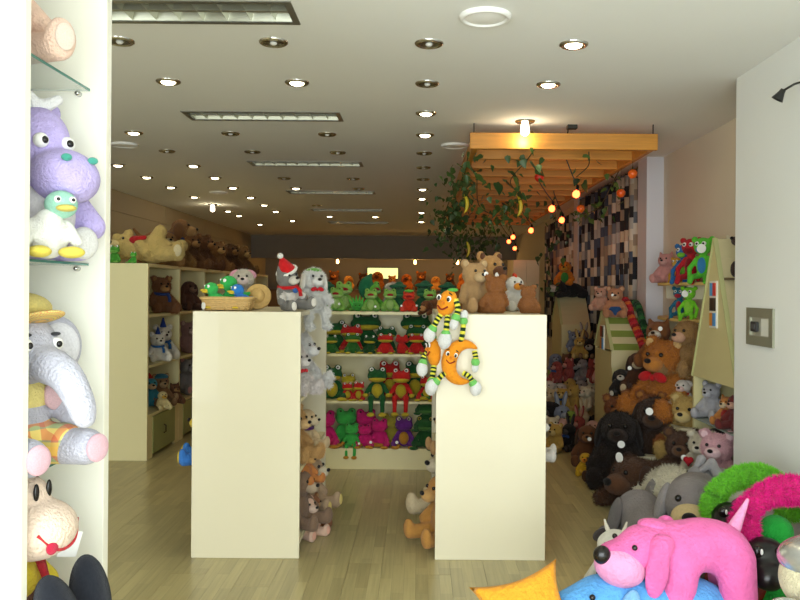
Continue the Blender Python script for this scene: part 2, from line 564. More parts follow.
# bright glass-shelf cabinet beside the viewer
WHITE_LAM = mat('#f6f4e6', 0.4, var=0.01, scale=2.0, name='white_laminate')
HX0, HX1, HY0, HY1, HTOP = -1.62, -1.042, 2.11, 2.663, 2.78
t = tag(empty('glass_shelf_cabinet', (HX0, HY0, 0)), 'white tall cabinet with glass shelves holding large plush animals', 'cabinet')
w = HX1 - HX0
box('side_panel', (0, w, 0, 0.035, 0, HTOP), WHITE_LAM, t, 0.0015)
box('side_panel', (0, w, HY1 - HY0, HY1 - HY0 + 0.043, 0, HTOP), WHITE_LAM, t, 0.0015)
box('back_panel', (0, 0.02, 0.035, HY1 - HY0, 0, HTOP), WHITE_LAM, t)
box('top_board', (0.02, w, 0.035, HY1 - HY0, HTOP - 0.03, HTOP), WHITE_LAM, t)
box('bottom_board', (0.02, w, 0.035, HY1 - HY0, 0.06, 0.09), WHITE_LAM, t)
HZ = [0.48, 1.02, 1.63, 2.21]
stud_me = lathe_mesh('shelf_stud', [(0.0, -0.012), (0.009, -0.012), (0.009, 0.0), (0.006, 0.012), (0.0, 0.012)], 12)
for z in HZ:
    g = box('glass_shelf', (0.03, w - 0.056, 0.037, HY1 - HY0 - 0.002, z - 0.008, z), glass((0.80, 0.92, 0.88), 0.30), t)
    box('glass_edge', (w - 0.056, w - 0.054, 0.037, HY1 - HY0 - 0.002, z - 0.008, z), mat('#4c8275', 0.15, name='glass_edge_green'), g)
    for xx in (0.10, w - 0.09):
        for yy in (0.047, HY1 - HY0 - 0.012):
            link('shelf_stud', stud_me, g, (xx, yy, z - 0.018), (R(90), 0, 0), m=CHROME)
# ------------------------------------------------------------ wooden pergola hung under the ceiling
def wood(color, name='pine'):
    m, nt, p = _new(name)
    tc = nt.nodes.new('ShaderNodeTexCoord')
    mp = nt.nodes.new('ShaderNodeMapping')
    mp.inputs['Scale'].default_value = (1.2, 14, 22)
    nt.links.new(tc.outputs['Object'], mp.inputs['Vector'])
    n = nt.nodes.new('ShaderNodeTexNoise')
    n.inputs['Scale'].default_value = 2.0
    n.inputs['Detail'].default_value = 5
    n.inputs['Distortion'].default_value = 0.6
    nt.links.new(mp.outputs[0], n.inputs['Vector'])
    c = lin(color)
    mx = _mix(nt, n.outputs['Fac'], [x * 0.6 for x in c], [min(1, x * 1.3) for x in c])
    # knots
    mp2 = nt.nodes.new('ShaderNodeMapping')
    mp2.inputs['Scale'].default_value = (2.2, 6, 6)
    nt.links.new(tc.outputs['Object'], mp2.inputs['Vector'])
    v = nt.nodes.new('ShaderNodeTexVoronoi')
    v.inputs['Scale'].default_value = 1.0
    nt.links.new(mp2.outputs[0], v.inputs['Vector'])
    rp = nt.nodes.new('ShaderNodeMapRange')
    rp.inputs[1].default_value = 0.05
    rp.inputs[2].default_value = 0.16
    nt.links.new(v.outputs['Distance'], rp.inputs[0])
    mk = nt.nodes.new('ShaderNodeMix')
    mk.data_type = 'RGBA'
    mk.inputs[6].default_value = (*[x * 0.35 for x in c], 1)
    nt.links.new(rp.outputs[0], mk.inputs[0])
    nt.links.new(mx.outputs[2], mk.inputs[7])
    nt.links.new(mk.outputs[2], p.inputs['Base Color'])
    p.inputs['Roughness'].default_value = 0.45
    return m
PINE = wood('#cc8c34')
PX0, PX1, PYA, PYB = 0.43, 1.90, 6.43, 13.9
PZ0, PZ1 = 2.69, 2.82
t = tag(empty('wooden_pergola', (PX0, PYA, PZ0)), 'honey pine pergola frame of crossbeams hung from the ceiling', 'pergola')
w, L, hgt = PX1 - PX0, PYB - PYA, PZ1 - PZ0
box('end_beam', (-0.02, w + 0.02, 0, 0.045, 0, hgt), PINE, t, 0.004)
box('end_beam', (-0.02, w + 0.02, L - 0.045, L, 0, hgt), PINE, t, 0.004)
for x in (0.0, w - 0.045):
    box('side_beam', (x, x + 0.045, 0.045, L - 0.045, 0, hgt), PINE, t, 0.004)
bmq = bmesh.new()
add_box(bmq, 0.045, w - 0.045, -0.02, 0.02, 0.005, hgt - 0.008)
bmesh.ops.bevel(bmq, geom=list(bmq.edges), offset=0.003, segments=1, affect='EDGES')
cross_me = to_mesh(bmq, 'crossbeam')
for k in range(13):
    link('crossbeam', cross_me, t, (0, 0.55 + k * 0.53, 0), m=PINE)
for x in (0.012, w - 0.012):
    for y in (0.03, L * 0.5, L - 0.03):
        tube('hanging_rod', [(x, y, hgt - 0.01), (x, y, ZC - PZ0)], 0.005, DARK_METAL, t, 6)

# red pendant lamps on cords under the pergola
shade_me = lathe_mesh('lamp_holder', [(0.0, 0.045), (0.012, 0.045), (0.014, 0.0), (0.020, -0.004)], 14)
pbulb_me = lathe_mesh('bulb', [(0.016, 0.0), (0.034, -0.02), (0.042, -0.045), (0.034, -0.07), (0.018, -0.082), (0.0, -0.085)], 16)
RED_GLOW = emit('#ff5a2c', 9.0)
plist = [(1.385, 6.98, 2.43), (1.35, 8.04, 2.41), (1.64, 9.10, 2.39), (1.44, 10.16, 2.35), (1.40, 11.75, 2.37), (1.46, 12.81, 2.37), (1.62, 13.34, 2.29)]
for i, (x, y, z) in enumerate(plist):
    t = tag(empty('pendant_lamp', (x, y, z)), f'glowing red pendant bulb on a cord under the pergola, {ordn[i]} from the entrance', 'lamp', 'red pendant bulbs')
    link('lamp_holder', shade_me, t, m=DARK_METAL)
    link('bulb', pbulb_me, t, rot=(0, R(20), 0), scale=(0.8, 0.8, 0.8), m=RED_GLOW)
    dx = -0.10 if i % 2 == 0 else -0.16
    tube('cord', catmull([(0, 0, 0.04), (dx * 0.4, 0, 0.12), (dx, 0.0, 0.27), (dx, 0, PZ0 + 0.008 - z)], 5), 0.005, DARK_METAL, t, 6)
    ld = bpy.data.lights.new('red_glow', 'POINT')
    ld.color = (1.0, 0.28, 0.10)
    ld.energy = 1.3
    ld.shadow_soft_size = 0.05
    lo = bpy.data.objects.new('red_glow', ld)
    C.objects.link(lo)
    lo.parent = t
    lo.location = (0, 0, -0.14)
t = tag(empty('ceiling_cable_box', (1.24, 6.50, ZC)), 'small dark cable box on the ceiling behind the pergola end beam', 'cable box')
box('housing', (-0.04, 0.04, -0.03, 0.03, -0.035, 0), DARK_METAL, t, 0.004)
tube('cable', [(-0.03, 0, -0.03), (-0.035, 0.01, -0.08)], 0.006, DARK_METAL, t, 6)

# artificial vines trailing from the pergola
def leaf_mesh(name):
    pts = [(0, 0), (0.16, 0.10), (0.32, 0.13), (0.36, 0.30), (0.28, 0.52), (0.12, 0.80), (0, 1.0)]
    bm = bmesh.new()
    mid = [bm.verts.new((0, y, 0.04 * math.sin(y * 3.1))) for _, y in pts]
    for s in (-1, 1):
        side = [mid[0]] + [bm.verts.new((s * x, y, 0.04 * math.sin(y * 3.1) - 0.25 * x)) for x, y in pts[1:-1]] + [mid[-1]]
        for i in range(len(pts) - 1):
            f = [mid[i], side[i], side[i + 1], mid[i + 1]]
            f = [v for k, v in enumerate(f) if v not in f[:k]]
            if len(f) >= 3:
                bm.faces.new(f)
    return to_mesh(bm, name, True)
leaf_me = leaf_mesh('leaf')
LEAFS = [mat(c, 0.45, var=0.15, name='leaf_green') for c in ('#2e4a24', '#3c5a2a', '#4d6a2e', '#263d22')]
def vine(pts, nleaf, nbig, label, rng, spread=0.10, size=0.075):
    path = catmull(pts, 8)
    t = tag(empty('ivy_garland', tuple(path[0])), label, 'garland', 'artificial vines on the pergola')
    p0 = path[0]
    tube('stem', [p - p0 for p in path], 0.005, mat('#4a4a26', 0.7, name='stem'), t, 5)
    V, F = [], []
    lv = np.array([v.co for v in leaf_me.vertices])
    lf = [tuple(p.vertices) for p in leaf_me.polygons]
    for i in range(nleaf + nbig):
        c = path[rng.randrange(len(path))] - p0 + np.array([rng.gauss(0, spread), rng.gauss(0, spread), rng.gauss(-0.02, spread * 0.8)])
        s = size * rng.uniform(0.6, 1.3)
        e = Euler((R(rng.uniform(-150, -30)), R(rng.uniform(-40, 40)), R(rng.uniform(0, 360))))
        if i < nbig:
            link('leaf', leaf_me, t, tuple(c), e, (s * 1.5,) * 3, m=LEAFS[rng.randrange(4)])
        else:
            M = np.array(e.to_matrix())
            b = len(V)
            V.extend((lv * s) @ M.T + c)
            F.extend(tuple(b + k for k in f) for f in lf)
    me = bpy.data.meshes.new('small_leaves')
    me.from_pydata([tuple(v) for v in V], [], F)
    me.polygons.foreach_set('use_smooth', [True] * len(me.polygons))
    o = link('small_leaves', me, t, m=LEAFS[rng.randrange(4)])
    o['kind'] = 'stuff'
rng = random.Random(3)
vine([(0.40, 6.5, 2.66), (0.42, 7.4, 2.62), (0.40, 8.4, 2.60), (0.42, 9.6, 2.50), (0.40, 11.0, 2.45)], 150, 10, 'leafy vine wound along the near side beam of the pergola', rng, 0.09)
vine([(0.95, 6.45, 2.72), (0.90, 6.7, 2.64), (0.80, 7.0, 2.50), (0.95, 7.3, 2.40), (0.85, 7.9, 2.42)], 45, 6, 'thin vine strand drooping from the pergola end beam', rng, 0.10)
vine([(0.55, 7.6, 2.66), (0.62, 8.2, 2.42), (0.85, 8.6, 2.36), (1.05, 9.2, 2.48), (1.2, 9.8, 2.62)], 90, 8, 'vine swagging across the middle crossbeams', rng, 0.11)
vine([(0.35, 8.9, 2.58), (0.30, 9.5, 2.34), (0.55, 10.2, 2.22), (0.85, 10.6, 2.30), (1.0, 11.2, 2.5)], 130, 8, 'bushy dark vine hanging low at the far pergola corner', rng, 0.14)
vine([(0.50, 10.6, 2.64), (0.42, 11.0, 2.30), (0.62, 11.6, 2.08), (0.95, 12.2, 2.18), (1.2, 13, 2.5)], 130, 8, 'lowest dark vine hanging at the back of the pergola', rng, 0.15)
vine([(1.40, 6.6, 2.70), (1.44, 6.8, 2.62), (1.38, 7.0, 2.55)], 4, 3, 'short vine sprig with heart leaves beside the first red bulb', rng, 0.05)
vine([(1.90, 7.6, 2.70), (1.95, 8.4, 2.52), (1.98, 9.0, 2.46), (1.95, 10.0, 2.50)], 40, 5, 'vine along the pergola beam in front of the curtain', rng, 0.07)
vine([(1.62, 9.6, 2.66), (1.66, 9.7, 2.30), (1.60, 9.8, 1.95), (1.66, 9.9, 1.62)], 40, 5, 'vine falling straight down in front of the far curtain', rng, 0.07)

fruit_me = lathe_mesh('fruit', [(0.0, -0.040), (0.022, -0.036), (0.040, -0.012), (0.042, 0.012), (0.026, 0.036), (0.008, 0.034), (0.0, 0.030)], 14)
cap_me = lathe_mesh('calyx', [(0.022, 0.036), (0.010, 0.044), (0.005, 0.040), (0.005, 0.065), (0.0, 0.065)], 8)
def fruit(x, y, z, col, label, s=1.0, kind='tomato'):
    t = tag(empty('artificial_' + kind, (x, y, z), (0, 0, 0), s), label, 'fruit', 'artificial fruit on the vines')
    tube('hanging_wire', [(0, 0, 0.06), (0, 0, (2.70 - z) / s)], 0.0015, DARK_METAL, t, 5)
    if kind == 'tomato':
        link('flesh', fruit_me, t, m=mat(col, 0.3, name='fruit_skin'))
        link('calyx', cap_me, t, m=LEAFS[1])
    else:
        tube('flesh', catmull([(0, 0, 0.10), (0.022, 0, 0.05), (0.03, 0, 0), (0.022, 0, -0.05), (0, 0, -0.09)], 4), [0.006, 0.010, 0.014, 0.017, 0.018, 0.019, 0.019, 0.019, 0.019, 0.019, 0.018, 0.017, 0.016, 0.014, 0.011, 0.008, 0.004][:17], mat(col, 0.4, name='banana_skin'), t, 8)
        tube('stalk', [(0, 0, 0.10), (-0.006, 0, 0.13)], 0.004, LEAFS[1], t, 5)
fruit(1.05, 6.98, 2.54, '#c82a1a', 'red plastic tomato hanging under the pergola front')
fruit(1.87, 7.0, 2.58, '#e0641c', 'orange plastic tomato at the pergola corner by the column')
fruit(1.87, 7.4, 2.46, '#dc5a1a', 'orange plastic tomato against the patterned curtain top')
fruit(1.63, 8.04, 2.38, '#e06a22', 'orange plastic tomato beside the red bulbs')
fruit(0.45, 7.9, 2.40, '#d8c328', 'yellow plastic banana hanging at the pergola side beam', 1.0, 'banana')
fruit(0.93, 7.51, 2.34, '#d8c328', 'yellow plastic banana under the pergola middle', 1.0, 'banana')
fruit(0.58, 9.63, 2.04, '#c9b62a', 'yellow plastic banana low in the far vines', 1.0, 'banana')

# ------------------------------------------------------------ patchwork curtains on the right wall
def patch_material():
    m, nt, p = _new('patchwork_print')
    tc = nt.nodes.new('ShaderNodeTexCoord')
    uv = tc.outputs['UV']
    br = nt.nodes.new('ShaderNodeTexBrick')
    mp = nt.nodes.new('ShaderNodeMapping')
    mp.inputs['Rotation'].default_value = (0, 0, R(90))
    nt.links.new(uv, mp.inputs['Vector'])
    nt.links.new(mp.outputs[0], br.inputs['Vector'])
    br.inputs['Scale'].default_value = 1.0
    br.inputs['Brick Width'].default_value = 0.12
    br.inputs['Row Height'].default_value = 0.06
    br.inputs['Mortar Size'].default_value = 0.0
    br.inputs['Color1'].default_value = (0, 0, 0, 1)
    br.inputs['Color2'].default_value = (1, 1, 1, 1)
    rp = nt.nodes.new('ShaderNodeValToRGB')
    rp.color_ramp.interpolation = 'CONSTANT'
    el = rp.color_ramp.elements
    cols = ['#23262e', '#8b8a88', '#c9b79a', '#4a566a', '#b9b5ac', '#2c2a2a', '#e0d6c2', '#a08c76', '#6b737a']
    el[0].color = (*lin(cols[0]), 1)
    el[1].position = 0.12
    el[1].color = (*lin(cols[1]), 1)
    for i, c in enumerate(cols[2:]):
        e = el.new(0.24 + i * 0.105)
        e.color = (*lin(c), 1)
    nt.links.new(br.outputs['Color'], rp.inputs['Fac'])
    nt.links.new(rp.outputs[0], p.inputs['Base Color'])
    p.inputs['Roughness'].default_value = 0.9
    return m
PATCH = patch_material()
def curtain(y0, y1, z0, z1, x, label):
    n = int((y1 - y0) / 0.03)
    bm = bmesh.new()
    uvl = bm.loops.layers.uv.new('UVMap')
    rows = []
    for z in (z0, (z0 + z1) / 2, z1):
        rows.append([(bm.verts.new((x + 0.045 * math.sin(i * 0.03 / 0.19 * 2 * math.pi + 0.4 * math.sin(z)), y0 + i * 0.03, z)), i * 0.038, z) for i in range(n + 1)])
    for a, b in zip(rows, rows[1:]):
        for i in range(n):
            q = (a[i], a[i + 1], b[i + 1], b[i])
            f = bm.faces.new([v[0] for v in q])
            for lp, v in zip(f.loops, q):
                lp[uvl].uv = (v[1], v[2])
    me = to_mesh(bm, 'cloth', True)
    t = tag(empty('patchwork_curtain', (0, 0, 0)), label, 'curtain', 'patchwork curtains')
    o = link('cloth', me, t, m=PATCH)
    sm = o.modifiers.new('thickness', 'SOLIDIFY')
    sm.thickness = 0.006
    tube('curtain_rail', [(x, y0 - 0.05, z1 + 0.015), (x, y1 + 0.05, z1 + 0.015)], 0.012, CHROME, t, 8)
    for yy in (y0 + 0.1, y1 - 0.1):
        tube('rail_bracket', [(x, yy, z1 + 0.015), (XR + 0.005, yy, z1 + 0.015)], 0.008, CHROME, t, 6)
curtain(8.42, 11.36, 0.75, 2.84, 2.30, 'patchwork print curtain with dark and beige blocks, nearest the column')
curtain(11.85, 14.4, 0.75, 2.70, 2.30, 'farther patchwork print curtain half hidden by hanging vines')

# ------------------------------------------------------------ house-shaped display units
GABLE_EDGE = mat('#b8b880', 0.5, name='pale_green_edge')
GREENS = mat('#7f8f3e', 0.55, var=0.05, name='green_board')
TAN = mat('#cfc294', 0.55, var=0.04, name='tan_board')
HOUSE = mat('#d0c590', 0.55, var=0.03, scale=2, name='house_board')
def house(x0, x1, y0, y1, eave, apex, label, stripes, base=0.0, facade_from=0.0):
    """Gable faces the aisle (towards -X); ridge runs across to the wall."""
    t = tag(empty('house_display_unit', (x0, y0, 0)), label, 'display unit')
    w, d = x1 - x0, y1 - y0
    g = prism('gable_front', [(0, max(eave, facade_from)), (d, max(eave, facade_from)), (d / 2, apex)], 'x', 0, 0.02, HOUSE, t)
    for s, a, b in ((0, (0, eave), (d / 2, apex)), (1, (d, eave), (d / 2, apex))):
        v = Vector((b[0] - a[0], b[1] - a[1])).normalized()
        nrm = Vector((-v.y, v.x)) if s == 0 else Vector((v.y, -v.x))
        q = [(a[0], a[1]), (b[0], b[1]), (b[0] + nrm.x * 0.008, b[1] + nrm.y * 0.008), (a[0] + nrm.x * 0.008, a[1] + nrm.y * 0.008)]
        prism('gable_trim', q, 'x', -0.012, 0.02, GABLE_EDGE, g)
    # roof boards
    nb = 7
    for s in (0, 1):
        for k in range(nb):
            f0, f1 = k / nb + 0.004, (k + 1) / nb - 0.004
            ya, za = (d / 2) * f0, eave + (apex - eave) * f0
            yb, zb = (d / 2) * f1, eave + (apex - eave) * f1
            if s:
                ya, yb = d - ya, d - yb
            off = 0.016
            q = [(ya, za), (yb, zb), (yb, zb - off - 0.004), (ya, za - off - 0.004)]
            prism('roof_board', q, 'x', 0.021, w, (GREENS if k % 2 == 0 else TAN) if stripes else TAN, t)
    box('side_post', (0, w, 0, 0.03, base, eave), HOUSE, t)
    box('side_post', (0, w, d - 0.03, d, base, eave), HOUSE, t)
    box('back_panel', (w - 0.02, w, 0.03, d - 0.03, base, eave), HOUSE, t)
    return t, d
t, d = house(2.08, 2.44, 5.20, 6.04, 0.92, 1.93, 'tall tan house-shaped shelf with a narrow gable window beside the near wall', False)
# gable window with coloured panes
wn = box('window_frame', (-0.012, 0.0, d / 2 - 0.075, d / 2 + 0.055, 1.30, 1.63), mat('#e6e2d2', 0.5, name='white_frame'), t)
pc = ['#c93426', '#4aa0d8', '#3a3128', '#2a2520', '#4a8bc2', '#d9882a']
for r in range(3):
    for c in range(2):
        box('window_pane', (-0.018, -0.010, d / 2 - 0.063 + c * 0.055, d / 2 - 0.015 + c * 0.055, 1.525 - r * 0.105, 1.615 - r * 0.105), mat(pc[r * 2 + c], 0.35, name='coloured_pane'), wn)
box('glass_shelf', (-0.02, 0.34, 0.03, d - 0.03, 0.612, 0.62), glass((0.35, 0.42, 0.38), 0.85), t)
box('bottom_board', (-0.10, 0.34, 0.03, d - 0.03, 0.18, 0.20), HOUSE, t)
box('board_plinth', (-0.08, 0.34, 0.03, d - 0.03, 0.0, 0.18), HOUSE, t)

t, d = house(1.82, 2.15, 7.50, 8.20, 1.0, 1.42, 'tan playhouse stand with a green striped roof and red snake plush on it', True)
box('front_panel', (0.0, 0.33, -0.02, 0.0, 0.0, 0.96), HOUSE, t)
box('aisle_panel', (0.0, 0.02, 0.03, d - 0.03, 0.0, 0.98), HOUSE, t)
box('eave_board', (-0.01, 0.34, -0.03, -0.02, 0.84, 0.99), TAN, t)
w_ = box('window_frame', (-0.012, 0.0, d / 2 - 0.07, d / 2 + 0.07, 0.98, 1.22), mat('#e6e2d2', 0.5, name='white_frame'), t)
for r in range(2):
    for c in range(2):
        box('window_pane', (-0.018, -0.010, d / 2 - 0.06 + c * 0.063, d / 2 - 0.004 + c * 0.063, 0.99 + r * 0.115, 1.095 + r * 0.115), mat(('#4a8bc2', '#d9882a', '#3a3128', '#a8382c')[r * 2 + c], 0.35, name='coloured_pane'), w_)

t, d = house(1.85, 2.22, 10.3, 11.0, 1.12, 1.52, 'plain tan playhouse stand deep in the shop by the curtains', False)
box('front_panel', (0.0, 0.37, -0.02, 0.0, 0.0, 1.10), HOUSE, t)
box('aisle_panel', (0.0, 0.02, 0.03, d - 0.03, 0.0, 1.12), HOUSE, t)

# tall cream cabinet far behind
t = tag(empty('far_cream_cabinet', (1.55, 13.0, 0)), 'tall plain cream cabinet far back under the vines', 'cabinet')
box('carcass', (0, 0.42, 0.02, 0.4, 0, 2.05), CREAM_IN, t, 0.003)
for x in (0.004, 0.213):
    dd = box('cabinet_door', (x, x + 0.203, 0.0, 0.02, 0.05, 2.04), CREAM_IN, t)
    tube('handle', [(x + (0.18 if x < 0.1 else 0.03), -0.002, 1.0), (x + (0.18 if x < 0.1 else 0.03), -0.02, 1.02), (x + (0.18 if x < 0.1 else 0.03), -0.02, 1.12), (x + (0.18 if x < 0.1 else 0.03), -0.002, 1.14)], 0.006, CHROME, dd, 6)

# riser steps under the right-hand heap
for (x0, x1, y0, y1, h, lb) in ((2.02, 2.44, 6.15, 7.15, 0.50, 'plain cream riser block buried under plush bears'), (1.72, 2.02, 6.3, 7.1, 0.25, 'low cream riser step buried under dark plush dogs')):
    t = tag(empty('display_riser', (x0, y0, 0)), lb, 'riser')
    box('riser_body', (0, x1 - x0, 0, y1 - y0, 0, h - 0.02), CREAM_IN, t)
    box('riser_top', (0, x1 - x0, 0, y1 - y0, h - 0.02, h), CREAM, t)

# small rounded wall shelves
def wall_shelf(z, label):
    t = tag(empty('rounded_wall_shelf', (XR, 6.38, z)), label, 'wall shelf', 'rounded wall shelves')
    pts = [(0, 0)] + [(-0.26 * math.sin(math.pi * k / 16) ** 0.6, 1.46 * (k / 16)) for k in range(1, 16)] + [(0, 1.46)]
    prism('shelf_board', pts, 'z', -0.012, 0.012, mat('#dcbf72', 0.5, name='birch_board'), t)
    for yb in (0.4, 1.0):
        box('bracket', (-0.16, 0, yb, yb + 0.04, -0.13, -0.012), CREAM, t)
wall_shelf(1.62, 'rounded birch wall shelf with red and green long-armed plush')
wall_shelf(1.31, 'lower rounded birch wall shelf with one lime plush')
box_ = tag(box('shelf_back_board', (2.425, 2.45, 6.30, 7.60, 1.15, 2.0), CREAM), 'cream upright back board behind the rounded wall shelves', 'board')

# ------------------------------------------------------------ fittings on the near right wall
t = tag(empty('wall_socket_panel', (XN, 4.48, 1.24)), 'silver framed socket panel set in the white wall', 'socket')
bl = [(-0.014, 0, 0, 0.36, 0, 0.055), (-0.014, 0, 0, 0.36, 0.165, 0.22), (-0.014, 0, 0, 0.05, 0.055, 0.165), (-0.014, 0, 0.31, 0.36, 0.055, 0.165)]
boxes('frame', bl, mat('#9c9c88', 0.4, 0.5, name='panel_metal'), t)
box('recess_plate', (-0.004, 0, 0.05, 0.31, 0.055, 0.165), mat('#b9b9aa', 0.3, 0.4, name='plate_metal'), t)
box('cover_flap', (-0.010, -0.004, 0.06, 0.16, 0.06, 0.16), mat('#d6d6cc', 0.3, name='flap_plastic'), t)
k_ = box('switch', (-0.022, -0.004, 0.20, 0.28, 0.08, 0.14), mat('#2c2c2c', 0.4, name='black_plastic'), t, 0.004)
box('switch_key', (-0.026, -0.022, 0.215, 0.265, 0.095, 0.125), mat('#4a4a4a', 0.4, name='key_plastic'), k_)

t = tag(empty('wall_spotlight', (XN, 4.08, 2.60)), 'small black spotlight on a thin arm from the white wall', 'spotlight')
link('wall_plate', lathe_mesh('wall_plate', [(0.0, 0.0), (0.03, 0.0), (0.03, 0.014), (0.0, 0.014)], 16), t, (0, 0, 0.04), (0, R(-90), 0), m=DARK_METAL)
tube('arm', [(-0.01, 0, 0.04), (-0.08, 0.02, 0.02), (-0.13, 0.04, -0.01)], 0.006, DARK_METAL, t, 8)
link('lamp_head', lathe_mesh('lamp_head', [(0.0, 0.045), (0.018, 0.043), (0.022, 0.02), (0.040, -0.03), (0.042, -0.034), (0.034, -0.028), (0.0, -0.005)], 18), t, (-0.14, 0.05, -0.03), (R(15), R(28), 0), (0.75, 0.75, 0.75), m=mat('#2a2a28', 0.4, 0.3, name='black_lamp'))

# ------------------------------------------------------------ the alcove at the very back
t = tag(empty('lit_back_panel', (-1.40, YB + 1.9, 1.84)), 'pale yellow lit panel glowing at the back of the shop', 'light panel')
box('panel_frame', (0, 0.86, 0.0, 0.05, 0, 0.32), DARK_METAL, t)
box('lit_face', (0.015, 0.845, -0.01, 0.0, 0.015, 0.305), emit('#dfe79a', 1.3), t)
for i, x in enumerate((-2.05, -0.08, 1.0)):
    t = tag(empty('alcove_lamp', (x, YB + 0.35, 2.32)), f'warm round lamp under the back bulkhead, {ordn[i]} from the left', 'lamp', 'back alcove lamps')
    link('lamp_cap', ring_me, t, (0, 0, 0), m=CHROME)
    link('bulb', long_bulb_me, t, (0, 0, 0.0), m=emit('#ffc36a', 14.0))
    ld = bpy.data.lights.new('alcove_glow', 'POINT')
    ld.color = (1.0, 0.55, 0.18)
    ld.energy = 12
    ld.shadow_soft_size = 0.05
    lo = bpy.data.objects.new('alcove_glow', ld)
    C.objects.link(lo)
    lo.parent = t
    lo.location = (0, 0.1, -0.18)
t = tag(empty('back_wall_counter', (XL, YB + 0.9, 0)), 'long low brown counter with plush along the very back', 'counter')
box('counter_body', (0.0, XR - XL, 0.02, 0.6, 0, 1.50), mat('#8a6a45', 0.6, name='brown_wood'), t)
box('counter_top', (0.0, XR - XL, 0.0, 0.62, 1.50, 1.54), mat('#7a5a38', 0.5, name='brown_top'), t)
# ------------------------------------------------------------ soft toys: smooth surfaces grown from joined volumes
def _grid_sdf(prims, k, n):
    lo = np.full(3, 1e9)
    hi = -lo
    for p in prims:
        if p[0] == 'e':
            r = max(p[2]) if p[3] is not None else np.array(p[2])
            lo = np.minimum(lo, np.array(p[1]) - r)
            hi = np.maximum(hi, np.array(p[1]) + r)
        else:
            for q, r in ((p[1], p[3]), (p[2], p[4])):
                lo = np.minimum(lo, np.array(q) - r)
                hi = np.maximum(hi, np.array(q) + r)
    h = (hi - lo).max() / n
    lo = lo - 2.5 * h
    hi = hi + 2.5 * h
    ax = [np.arange(lo[i], hi[i], h) for i in range(3)]
    G = np.stack(np.meshgrid(*ax, indexing='ij'), -1)
    D = None
    for p in prims:
        if p[0] == 'e':
            q = G - np.array(p[1])
            if p[3] is not None:
                q = q @ np.array(Euler([R(a) for a in p[3]]).to_matrix())
            r = np.array(p[2])
            k0 = np.linalg.norm(q / r, axis=-1)
            k1 = np.linalg.norm(q / (r * r), axis=-1) + 1e-9
            d = np.where(k0 < 1e-4, -r.min(), k0 * (k0 - 1) / k1)
        else:
            a, b = np.array(p[1]), np.array(p[2])
            ba = b - a
            t = np.clip(((G - a) @ ba) / (ba @ ba + 1e-12), 0, 1)
            d = np.linalg.norm(G - a - t[..., None] * ba, axis=-1) - (p[3] + (p[4] - p[3]) * t)
        if D is None:
            D = d
        else:
            m = np.clip(0.5 + 0.5 * (d - D) / k, 0, 1)
            D = d + (D - d) * m - k * m * (1 - m)
    return D, lo, h

def sdf_mesh(name, prims, k=0.05, n=30, jitter=0.0, seed=1):
    D, lo, h = _grid_sdf(prims, k, n)
    if jitter:
        D = D + np.random.default_rng(seed).normal(0, jitter, D.shape)
    s = D.shape
    c = [D[i:s[0] - 1 + i, j:s[1] - 1 + j, l:s[2] - 1 + l] for i in (0, 1) for j in (0, 1) for l in (0, 1)]
    ins = np.stack([x < 0 for x in c])
    act = ins.any(0) & ~ins.all(0)
    I = np.argwhere(act)
    idx = np.full(act.shape, -1)
    idx[act] = np.arange(len(I))
    vals = [x[act] for x in c]
    off = [np.array((i, j, l), float) for i in (0, 1) for j in (0, 1) for l in (0, 1)]
    acc = np.zeros((len(I), 3))
    cnt = np.zeros(len(I))
    for a in range(8):
        for b in range(a + 1, 8):
            if np.abs(off[a] - off[b]).sum() != 1:
                continue
            va, vb = vals[a], vals[b]
            x = (va < 0) != (vb < 0)
            t = np.where(x, va / np.where(x, va - vb, 1), 0)
            acc += x[:, None] * (off[a] + t[:, None] * (off[b] - off[a]))
            cnt += x
    V = lo + h * (I + acc / cnt[:, None])
    Q = []
    inside = D < 0
    for ax in range(3):
        sl0 = [slice(1, -1)] * 3
        sl1 = [slice(1, -1)] * 3
        sl0[ax] = slice(0, -1)
        sl1[ax] = slice(1, None)
        A, B = inside[tuple(sl0)], inside[tuple(sl1)]
        for E_, flip in ((A & ~B, False), (~A & B, True)):
            P = np.argwhere(E_)
            if not len(P):
                continue
            base = P.copy()
            for o in range(3):
                if o != ax:
                    base[:, o] += 1
            u, v = [o for o in range(3) if o != ax]
            def cell(du, dv):
                z = base.copy()
                z[:, u] += du
                z[:, v] += dv
                return idx[z[:, 0], z[:, 1], z[:, 2]]
            q = np.stack([cell(-1, -1), cell(0, -1), cell(0, 0), cell(-1, 0)], 1)
            fl = flip ^ (ax == 1)
            Q.append(q[:, ::-1] if fl else q)
    Q = np.concatenate(Q)
    me = bpy.data.meshes.new(name)
    me.from_pydata(V.tolist(), [], Q.tolist())
    me.polygons.foreach_set('use_smooth', [True] * len(me.polygons))
    me.update()
    return me

def E(c, r, rot=None):
    return ('e', c, (r, r, r) if not hasattr(r, '__len__') else r, rot)
def K(a, b, ra, rb=None):
    return ('c', a, b, ra, ra if rb is None else rb)
def mirror(p):
    f = lambda v: (-v[0], v[1], v[2])
    if p[0] == 'e':
        return ('e', f(p[1]), p[2], None if p[3] is None else (p[3][0], -p[3][1], -p[3][2]))
    return ('c', f(p[1]), f(p[2]), p[3], p[4])
def both(*ps):
    out = []
    for p in ps:
        out += [p, mirror(p)]
    return out

def sphere_mesh(name, u, v):
    prof = [(math.sin(math.pi * i / v), -math.cos(math.pi * i / v)) for i in range(v + 1)]
    prof[0] = (0, -1)
    prof[-1] = (0, 1)
    return lathe_mesh(name, prof, u)
BALL = sphere_mesh('soft_ball', 14, 9)
BALL_HI = sphere_mesh('soft_ball_fine', 28, 18)
DISC = lathe_mesh('tag_disc', [(0, 0), (1, 0), (1, 0.12), (0, 0.12)], 16, False)
HOOF = DISC

